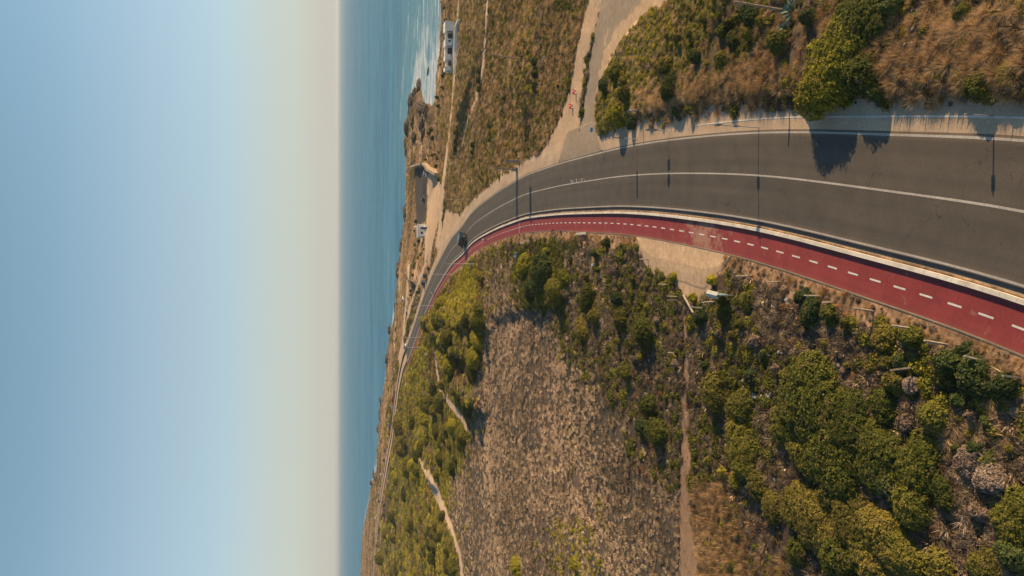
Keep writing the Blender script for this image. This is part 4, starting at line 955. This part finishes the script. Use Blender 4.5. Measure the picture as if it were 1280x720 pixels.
# ---------------------------------------------------------------- posts and small roadside things
m_wood = mat('weathered_wood', (.42, .34, .26), .85, var=.35, scale=6, bump=.3); m_wood2 = mat('pole_wood', (.36, .26, .18), .85, var=.3, scale=3)
m_galv = mat('galvanised_steel', (.42, .41, .39), .5, .3, var=.1); m_white = mat('white_render', (.78, .74, .68), .7, var=.08, scale=.8); m_dark = mat('dark_opening', (.05, .07, .095), .3, var=.1)
m_glass = mat('dark_glass', (.02, .03, .04), .08, var=.1, spec=.6); m_tyre = mat('tyre_rubber', (.02, .02, .02), .9, var=.1)
m_grey = mat('grey_sign_back', (.20, .21, .22), .5, .2, var=.1); m_blue = mat('faded_blue_panel', (.16, .27, .34), .5, var=.15, scale=3); m_roofp = mat('pale_painted_sheet', (.44, .42, .37), .6, var=.12, scale=3)
POSTS = [(1097,389,1.5,'wooden verge post second from the left pair along the cycle path'),(1148,411,1.4,'wooden verge post fourth from the right border'),(1188,431,1.4,'leaning wooden post before the dark hollow'),
 (1234,452,1.3,'leaning wooden post between pale tussocks'),(1279,472,1.3,'wooden post at the right border'),(1143,459,1.9,'lone longer post standing lower than the verge row'),
 (1031,370,1.4,'left one of the two posts closest together on the verge'),(1043,378,.9,'short right one of the two posts closest together on the verge'),(978,352,1.3,'post at the cycle path verge right of the information board'),
 (940,345,1.5,'post just above the blue information board'),(895,377,1.5,'thin post at the right corner of the pull-off tip'),(882,386,1.7,'thicker post right below the pull-off tip'),
 (837,356,1.3,'post on the left rim of the gravel pull-off'),(849,371,1.3,'upper of the two posts side by side at the pull-off'),(849,375,1.4,'lower of the two posts side by side at the pull-off'),(811,324,1.2,'post beside the left mouth of the pull-off'),
 (846,441,1.0,'short stake in the scrub left of the footpath start')]
for i, (px, py, h_, lb) in enumerate(POSTS):
    x, y, z = G1(px, py); o = MB().box((0, 0, h_ / 2 - .1), (.13, .13, h_ + .2), taper=.8, bevel=.012).build('wooden_post', m_wood); o.location = (x, y, z)
    o.rotation_euler = (random.uniform(-.10, .10), (.28 if i in (1, 2, 3) else .12) * (1 if i < 5 else random.uniform(-.8, .8)), random.uniform(0, 1)); o['label'] = lb; o['category'] = 'post'
x, y, z = G1(866, 380); o = MB().box((0, 0, .5), (3.2, .09, .2), bevel=.01).build('broken_rail', m_wood); o.location = (x, y, z); o.rotation_euler = (0, .12, 1.0); o['label'] = 'grey broken fence rail leaning at the tip of the pull-off'; o['category'] = 'rail'
x, y, z = G1(733, 292); o = MB().box((0, 0, .35), (.35, 4.0, .3), bevel=.02).build('concrete_beam', m_kerb); o.location = (x, y, z); o.rotation_euler = (0, 0, -.05)
o['label'] = 'long pale concrete beam lying beside the cycle path'; o['category'] = 'beam'
for px, py, k, lb in ((744,331,.5,'tiny white marker stone in the scrub below the pale beam'),(534,443,.9,'white marker in the green scrub beyond the road')):
    x, y, z = G1(px, py); o = MB().box((0, 0, k / 2), (k * .8, k * .6, k), bevel=k * .1).build('marker_stone', m_white); o.location = (x, y, z); o['label'] = lb; o['category'] = 'marker'
x, y, z = G1(798, 138); r_ = empty('marker_post', (x, y, z), label='short white marker post on the bank by the road edge', category='marker post')
MB().rod((0, 0, -.1), (0, 0, .85), .07).build('post', m_galv, r_); MB().box((0, 0, .92), (.22, .14, .26), bevel=.03).build('cap', m_white, r_)
x, y, z = G1(752, 163); r_ = empty('road_sign', (x, y, z), -.25, label='small white and blue rectangular sign at the corner of the side road', category='sign')
MB().rod((0, 0, -.1), (0, 0, 1.75), .035).build('post', m_galv, r_); MB().box((0, -.05, 1.45), (.62, .03, .5), bevel=.008).build('panel', mat('sign_white', (.62, .68, .72), .4, var=.06), r_)
MB().box((0, -.07, 1.42), (.5, .012, .18)).build('blue_stripe', mat('sign_blue', (.08, .20, .38), .4, var=.06), r_)
def post_sign(px, py, h_, panels, label, rz):
    x, y, z = G1(px, py); r_ = empty('road_sign', (x, y, z), rz, label=label, category='sign'); MB().rod((0, 0, -.2), (0, 0, h_), .04).build('post', m_galv, r_)
    for zc, wd, ht, rd in panels:
        if rd: MB().rod((-.015, 0, zc), (.015, 0, zc), wd / 2, n=28).build('sign_disc', m_grey, r_)
        else: MB().box((0, 0, zc), (.02, wd, ht), bevel=.008).build('sign_panel', m_grey, r_)
post_sign(841, 164, 2.75, [(2.35, .62, .62, 1), (1.62, .6, .55, 0)], 'slim road sign with a disc over a square panel at the right road edge', .12)
post_sign(954, 160, 4.2, [(3.75, .5, .5, 0), (2.1, .4, .45, 0)], 'tall thin sign post with two small panels at the right road edge', .08)
post_sign(1250, 146, 1.9, [(1.6, .22, .4, 0)], 'sign post at the road edge near the right border', .1)
post_sign(664, 203, 4.9, [(3.35, 1.3, 2.7, 0)], 'tall narrow sign panel on a post right of the bend, above the lay-by end, added for its shadow on the road', .1)  # sign added to cast the raised shadow on the road; panel shape guessed
post_sign(801, 174, 3.1, [(2.4, .35, 1.4, 0)], 'thin pole with a narrow plate at the right road edge near the side road, added for its shadow', .1)  # pole and plate added to match a thin shadow line on the asphalt
# red barrier by the side road
m_redp = mat('red_plastic', (.62, .05, .04), .45, var=.15); m_wp = mat('white_plastic', (.75, .72, .68), .5, var=.08)
for px, py, lb in ((720,115,'red and white road barrier on the strip beside the side road'),(716,133,'faded red barrier lying lower beside the side road')):
    x, y, z = G1(px, py); r_ = empty('road_barrier', (x, y, z), .3, label=lb, category='barrier')
    MB().box((0, 0, .42), (.8, .24, .32), bevel=.04).build('top_bar', m_redp, r_)
    for sx in (-.28, .28): MB().box((sx, 0, .13), (.16, .4, .26), bevel=.03).build('foot', m_wp, r_)
    MB().box((0, -.15, .52), (.18, .02, .14)).build('reflective_band', m_wp, r_)
# information board: long double sided board under a small gabled roof
x, y, z = G1(912, 368); r_ = empty('information_board', (x, y, z), -.12, label='blue information board under a pale little roof right of the gravel pull-off', category='information board')
for sy in (-.95, .95): MB().box((0, sy, 1.0), (.12, .12, 2.1), bevel=.01).build('post', m_wood, r_)
MB().box((0, 0, 1.15), (.10, 1.5, 1.3), bevel=.01).build('panel', m_blue, r_)
r_.scale = (.8, .8, .85)
MB().prism([(-.38, 1.95), (0, 2.12), (.38, 1.95), (.38, 2.0), (0, 2.18), (-.38, 2.0)], -1.15, 1.15).build('roof', m_roofp, r_)
# manhole
x, y, z = at_arc(s0 + 92, .35, .02)
m_iron = mat('cast_iron', (.04, .038, .036), .6, .4, var=.2)
for s_, off, sz in ((s0 + 92, .22, .3),):
    x, y, z = at_arc(s_, off, zoff(off) + .012); o = MB().box((0, 0, 0), (sz, sz * 1.4, .02)).build('drain_grate', m_iron); o.location = (x, y, z); o['label'] = 'small dark drain grate at the left edge of the carriageway'; o['category'] = 'drain grate'
for i, (px, py) in enumerate(((694,290),(704,290))):
    x, y, z = G1(px, py); o = MB().box((0, 0, .06), (.7 if i == 0 else .35, 1.1 if i == 0 else .5, .22), bevel=.02).build('inspection_cover', m_iron); o.location = (x, y, z + .02)
    o['label'] = ('larger dark inspection cover on the dirt beside the cycle path', 'smaller dark inspection cover on the dirt beside the cycle path')[i]; o['category'] = 'cover'
# scuffed paint and bars on the road
bars = []
for t in range(14):
    px, py = 713 + t * 1.3 + random.uniform(-1, 1), 227.5 + random.uniform(-2.6, 2.6) - t * .15; x, y = map(float, flat(px, py, .06)); bars.append((x, y))
b_ = MB()
for x, y in bars: b_.box((x, y, .058), (random.uniform(.12, .3), random.uniform(.1, .35), .006), rz=random.random())
b_.build('road_marking', m_line.copy(), kind='structure').data.materials[0] = mat('scuffed_paint', (.42, .38, .34), .7)
p0 = at_arc(s0 + 108, -.95, -.108); p1 = at_arc(s0 + 108, -3.38, -.108); d_ = Vector(p1) - Vector(p0)
MB().box(((p0[0] + p1[0]) / 2, (p0[1] + p1[1]) / 2, -.105), (d_.length, .22, .008), rz=math.atan2(d_.y, d_.x)).build('cycle_path_marking', m_line, kind='structure')

# ---------------------------------------------------------------- lamp posts and poles
def lamp(px, py, label, h_=7.6, src=None):
    x, y, z = G1(px, py); root = empty('street_lamp', (x, y, z), 0, label=label, category='street lamp', group='street lamps along the cycle path')
    if src:
        for ch in src.children: copy_tree(ch, root)
    else:
        MB().rod((0, 0, -.3), (0, 0, h_), .11, .06, 10).build('pole', m_galv, root); a_ = MB().rod((0, 0, h_ - .1), (1.1, 0, h_ + .12), .045, .035, 8).build('arm', m_galv, root)
        MB().box((1.35, 0, h_ + .13), (.65, .22, .1), bevel=.03).build('lamp_head', m_galv, a_); MB().rod((0, 0, -.1), (0, 0, .35), .16, .13, 10).build('base', m_galv, root)
    return root
LAMPS = [(593,330,'street lamp nearest the camera, left of the cycle path just past the dark van'),(566,343,'second street lamp from the camera on the left of the cycle path'),(549,382,'third street lamp along the cycle path'),
         (544,397,'fourth street lamp, close behind the third'),(526,422,'fifth street lamp at the far bend'),(529,434,'sixth street lamp left of the far bend')]
l0 = None
for px, py, lb in LAMPS:
    o = lamp(px, py, lb, src=l0); l0 = l0 or o
def upole(base, h_, lean, label, rad=.12):
    x, y, z = G1(*base); r_ = empty('utility_pole', (x, y, z), label=label, category='utility pole')
    MB().rod((0, 0, -.3), (lean[0], lean[1], h_), rad, rad * .65, 10).build('pole', m_wood2, r_); MB().box((lean[0], lean[1], h_ - .3), (1.2, .09, .1)).build('crossarm', m_wood2, r_)
upole((649,73), 6.8, (.25, 0), 'wooden utility pole alone in the seaward field'); upole((577,250), 4.8, (0, 0), 'short utility pole at the edge of the gravel lay-by')
upole((984,14), 4.2, (.55, .6), 'leaning wooden pole beside the agave on the bank', .11)
x, y, z = G1(647, 212); r_ = empty('shadow_totem', (x, y, z), 0, label='dark totem sign right of the bend, added for its long shadow crossing the road', category='sign')  # totem put in to cast the long shadow, its panel kept thin edge-on
MB().box((0, 0, 2.2), (.04, 1.3, 4.4), bevel=.01).build('panel', m_wood2, r_); MB().box((0, 0, .25), (.5, 1.5, .6), bevel=.03).build('base', m_grey, r_)

# ---------------------------------------------------------------- vehicles
PA = {}
def paint(nm, c): 
    return mat('car_paint_' + nm, c, .25, .3, var=.04, spec=.5)
def vehicle(kindname, m_body, L=4.3, W=1.78, H=1.48, van=False):
    r_ = empty('van' if van else 'parked_car', (0, 0, 0)); h2 = L / 2
    if van: prof = [(-h2, .35), (-h2, H * .93), (-h2 + .12, H), (h2 - 1.35, H), (h2 - .75, H * .62), (h2 - .08, H * .50), (h2, .85 * .5), (h2, .35)]
    else: prof = [(-h2, .32), (-h2 + .02, .78), (-h2 + .15, .92), (h2 - 1.3, .95), (h2 - .25, .80), (h2, .62), (h2, .32)]
    bd = MB().prism([(a, c) for a, c in prof], -W / 2, W / 2).build('body', m_body, r_, bevel=.05)
    if van:
        for sy in (-1, 1): MB().box((h2 - 1.55, sy * (W / 2 + .006), H * .70), (.95, .03, H * .27), bevel=.01).build('side_window', m_glass, r_)
        w_ = MB().box((h2 - 1.02, 0, H * .79), (.03, W * .86, H * .40), tilt=('Y', -.62)).build('windscreen', m_glass, r_)
        MB().box((-h2 - .01, 0, H * .72), (.03, W * .7, H * .24)).build('rear_window', m_glass, r_)
    else:
        MB().prism([(-h2 + .35, .90), (-h2 + .95, H - .04), (h2 - 1.95, H - .04), (h2 - 1.2, .93)], -W / 2 + .12, W / 2 - .12).build('windows', m_glass, r_, bevel=.03)
        MB().box(((-h2 + .95 + h2 - 1.95) / 2, 0, H - .02), (L - 2.75, W - .32, .06), bevel=.02).build('roof', m_body, r_)
    for sx in (-1, 1):
        for sy in (-1, 1):
            wh = MB().rod((sx * L * .31, sy * (W / 2 - .2), .33), (sx * L * .31, sy * (W / 2 + .01), .33), .33, n=18).build('wheel', m_tyre, r_)
            MB().rod((sx * L * .31, sy * (W / 2 - .02), .33), (sx * L * .31, sy * (W / 2 + .02), .33), .19, n=12).build('rim', m_galv, wh)
    for sy in (-1, 1):
        MB().box((h2 - .01, sy * W * .36, .62), (.06, .3, .14), bevel=.01).build('headlight', m_white, r_); MB().box((-h2 + .0, sy * W * .38, .80), (.06, .2, .18), bevel=.01).build('tail_light', m_redp, r_)
    return r_
def place(o, px, py, heading, label, cat, group=None):
    x, y, z = G1(px, py); o.location = (x, y, z + .02); o.rotation_euler = (0, 0, heading); o['label'] = label; o['category'] = cat
    if group: o['group'] = group
    return o
m_vb = paint('night_blue', (.035, .06, .10)); m_cw = paint('white', (.72, .70, .67)); m_cd = paint('dark_grey', (.05, .055, .065)); m_cs = paint('silver', (.38, .39, .40)); m_cb = paint('blue', (.05, .10, .17))
v = vehicle('van', m_vb, 4.7, 1.9, 2.1, True); place(v, 584, 300, 2.15, 'dark blue van driving away on the road at the start of the far bend', 'van'); v.name = 'van'
carA = vehicle('car', m_cw); place(carA, 509, 434, 2.3, 'white car driving on the road at the far bend', 'car'); carA.name = 'car'
protos = {'white': carA}
for nm, mm in (('dark', m_cd), ('silver', m_cs), ('blue', m_cb)):
    c_ = copy_tree(carA)
    for ch in c_.children:
        if ch.data and ch.data.materials and ch.data.materials[0] == m_cw: ch.data = ch.data.copy(); ch.data.materials[0] = mm
    protos[nm] = c_
CARS = [('dark',531,249,1.2,'dark car parked beside the old parking area near the quarry wall'),('white',534,215,.4,'white car parked at the corner of the quarry wall'),
 ('dark',533,345,1.5,'dark parked car at the near end of the short row seaward of the bend'),('blue',531,353,1.2,'blue grey parked car second in the short row seaward of the bend'),
 ('white',505,374,1.1,'white car alone on the coastal track'),('white',491,508,1.7,'white car parked at the far coastal road, nearest of the far ones'),('silver',487,531,1.6,'silver car parked behind the nearest white far one'),
 ('blue',482,563,1.6,'blue car parked along the far coastal road'),('dark',481,575,1.6,'dark car parked just beyond the blue one on the far coastal road'),('white',477,594,1.6,'white car parked midway on the far coastal road'),
 ('silver',474,617,1.6,'silver car parked far along the coastal road'),('dark',475,626,1.6,'dark car right beyond the far silver one'),('white',470,648,1.6,'white car farthest along the coastal road')]
usedp = {'white'}
for nm, px, py, hd, lb in CARS:
    if nm in usedp: c_ = copy_tree(protos[nm])
    else: c_ = protos[nm]; usedp.add(nm)
    c_.name = 'parked_car'; place(c_, px, py, hd, lb, 'car')

# ---------------------------------------------------------------- people on the cycle path
m_skin = mat('skin', (.45, .28, .2), .6, var=.05); m_shirt = mat('white_shirt', (.80, .78, .74), .8, var=.05); m_trou = mat('dark_trousers', (.05, .05, .06), .9, var=.1); m_hair = mat('dark_hair', (.03, .02, .015), .8, var=.1)
def skin_obj(name, pts, edges, radii, m_, parent, lvl=1):
    me = bpy.data.meshes.new(name); me.from_pydata(pts, edges, []); me.materials.append(m_); o = link(name, me, parent)
    md = o.modifiers.new('skin', 'SKIN'); md.use_smooth_shade = True
    for v_, r_ in zip(me.skin_vertices[0].data if me.skin_vertices else [], radii): v_.radius = (r_, r_)
    o.modifiers.new('sub', 'SUBSURF').levels = lvl; o.modifiers['sub'].render_levels = lvl; return o
def ensure_skin(me):
    if not me.skin_vertices:
        bm = bmesh.new(); bm.from_mesh(me); bm.verts.layers.skin.verify(); bm.to_mesh(me); bm.free()
def person(px, py, rz, label, stride=.28):
    x, y, z = G1(px, py); root = empty('person', (x, y, z), rz, label=label, category='person')
    def sk(name, pts, edges, rad, m_):
        me = bpy.data.meshes.new(name); me.from_pydata(pts, edges, []); ensure_skin(me)
        for i_, r_ in enumerate(rad): me.skin_vertices[0].data[i_].radius = (r_, r_); me.skin_vertices[0].data[i_].use_root = (i_ == 0)
        me.materials.append(m_); o = link(name, me, root); md = o.modifiers.new('skin', 'SKIN'); md.use_smooth_shade = True
        q = o.modifiers.new('sub', 'SUBSURF'); q.levels = 1; q.render_levels = 1; return o
    S_ = stride
    pts = [(0,0,.95),(0,0,1.15),(0,0,1.38),(0,0,1.5),(0,0,1.60),(0,.01,1.72),
           (.10,0,.9),(.11,S_*.45,.5),(.11,S_*.55,.09),(.11,S_*.55+.16,.04),(-.10,0,.9),(-.11,-S_*.3,.5),(-.11,-S_*.9,.12),(-.11,-S_*.9+.14,.04),
           (.19,0,1.38),(.25,-.10,1.12),(.24,.02,.88),(.24,.06,.80),(-.19,0,1.38),(-.25,.10,1.12),(-.24,.22,.92),(-.24,.27,.85)]
    ed = [(0,1),(1,2),(2,3),(3,4),(4,5),(0,6),(6,7),(7,8),(8,9),(0,10),(10,11),(11,12),(12,13),(2,14),(14,15),(15,16),(16,17),(2,18),(18,19),(19,20),(20,21)]
    rd = [.12,.12,.13,.05,.075,.08,.085,.06,.04,.035,.085,.06,.04,.035,.055,.042,.032,.03,.055,.042,.032,.03]
    sk('body', pts, ed, rd, m_skin)
    sk('shirt', [(0,0,.98),(0,0,1.18),(0,0,1.40),(.20,0,1.40),(.235,-.05,1.22),(-.20,0,1.40),(-.235,.05,1.22)], [(0,1),(1,2),(2,3),(3,4),(2,5),(5,6)], [.15,.145,.15,.08,.07,.08,.07], m_shirt)
    sk('trousers', [(0,0,.94),(.10,0,.88),(.11,S_*.45,.5),(.11,S_*.55,.14),(-.10,0,.88),(-.11,-S_*.3,.5),(-.11,-S_*.85,.17)], [(0,1),(1,2),(2,3),(0,4),(4,5),(5,6)], [.14,.11,.085,.065,.11,.085,.065], m_trou)
    MB().rod((0, -.02, 1.66), (0, -.02, 1.80), .10, .06, 12).build('hair', m_hair, root, sm=True)
person(612, 300, 2.4, 'person in a white shirt walking away along the red cycle path before the bend')
person(545, 366, 2.5, 'person in white top and dark trousers at the far road edge', .2)

# ---------------------------------------------------------------- seaside building, walls, hut
def building(px, py, rz, label):
    x, y, z = G1(px, py); r_ = empty('seaside_building', (x, y, z), rz, label=label, category='building')
    def vol(cx, cy, sx, sy, h_, wins):
        w_ = MB().box((cx, cy, h_ / 2 - .5), (sx, sy, h_ + 1)).build('wall', m_white, r_)
        rf = MB().box((cx, cy, h_ + .10), (sx + .3, sy + .3, .2)).build('roof', m_white, r_)
        MB().box((cx, cy - sy / 2, h_ + .35), (sx + .3, .15, .3)).build('parapet', m_white, rf)
        for wx, wz, ww, wh in wins:
            o = MB().box((cx + wx, cy - sy / 2 - .01, wz), (ww + .2, .12, wh + .2)).build('window', m_white, r_); MB().box((cx + wx, cy - sy / 2 - .08, wz), (ww, .04, wh)).build('pane', m_dark, o)
        # openings on the shaded side wall
        o = MB().box((cx - sx / 2 - .01, cy, h_ * .5), (.12, sy * .35, h_ * .5)).build('door', m_dark, r_)
    vol(6.9, -.6, 3.4, 6.5, 3.3, []); vol(3.7, 1.4, 3.0, 4, 2.5, [(0, 1.2, 1.9, 1.9)]); vol(1.0, 0, 2.4, 6, 3.0, [(.3, 1.8, .7, 1.0)])
    vol(-2.0, 1.2, 3.6, 4, 2.7, [(0, 1.3, 2.4, 1.9)]); vol(-4.6, .2, 1.6, 5.5, 2.9, []); vol(-6.9, .9, 3.0, 4.5, 2.3, [(0, 1.1, 1.8, 1.6)]); vol(-9.0, .0, 1.2, 5.5, 2.9, [])
    r_.scale = (.76, .76, .80)
    r_.scale = (.84, .84, .84)
    MB().box((-1, -4.6, .35), (17, 2.6, .5)).build('terrace', m_roofp, r_)
building(566, 58, -.14, 'long low white building with several flat roofed blocks right above the surf')
def wall(name, pts, h_, th, m_, label, cat='wall'):
    b = MB(); P = [G1(*p) for p in pts]; o0 = P[0]
    for p, q in zip(P[:-1], P[1:]):
        d = Vector((q[0] - p[0], q[1] - p[1], 0)); b.box(((p[0] + q[0]) / 2 - o0[0], (p[1] + q[1]) / 2 - o0[1], (p[2] + q[2]) / 2 - o0[2] + h_ / 2 - .4), (d.length + th * .6, th, h_ + .8), rz=math.atan2(d.y, d.x))
    o = b.build(name, m_); o.location = o0; o['label'] = label; o['category'] = cat; return o
wall('boundary_wall', [(575,25),(573,34),(572,44),(571,62),(570,92)], 1.0, .5, m_white, 'low white boundary wall along the lane in front of the long white building')
m_lime = mat('ochre_stone_wall', (.38, .27, .17), .9, var=.3, scale=.7, bump=.5)
wall('quarry_wall', [(519,209),(525,206.5),(533,204.5)], 2.5, 1.0, m_lime, 'upper arm of the ochre stone wall at the old quarry by the sea')
wall('quarry_wall', [(534.5,205),(541,211),(548,218)], 2.5, 1.0, m_lime, 'lower arm of the ochre stone wall at the old quarry by the sea')
x, y, z = G1(531, 289); r_ = empty('hut', (x, y, z), .1, label='small white hut with flat roof on the coast beyond the gravel lay-by', category='hut')
MB().box((0, 0, 1.4), (5, 5.5, 3.2)).build('wall', m_white, r_); MB().box((0, 0, 3.1), (5.4, 5.9, .2)).build('roof', m_roofp, r_); MB().box((.8, -2.78, 1.1), (1.0, .06, 2.1)).build('door', m_dark, r_); MB().box((-1.2, -2.78, 1.6), (1.1, .06, 1)).build('window', m_dark, r_)
wall('coping_wall', [(521,283),(534,283)], .8, .5, m_white, 'short pale wall at the end of the old parking area')
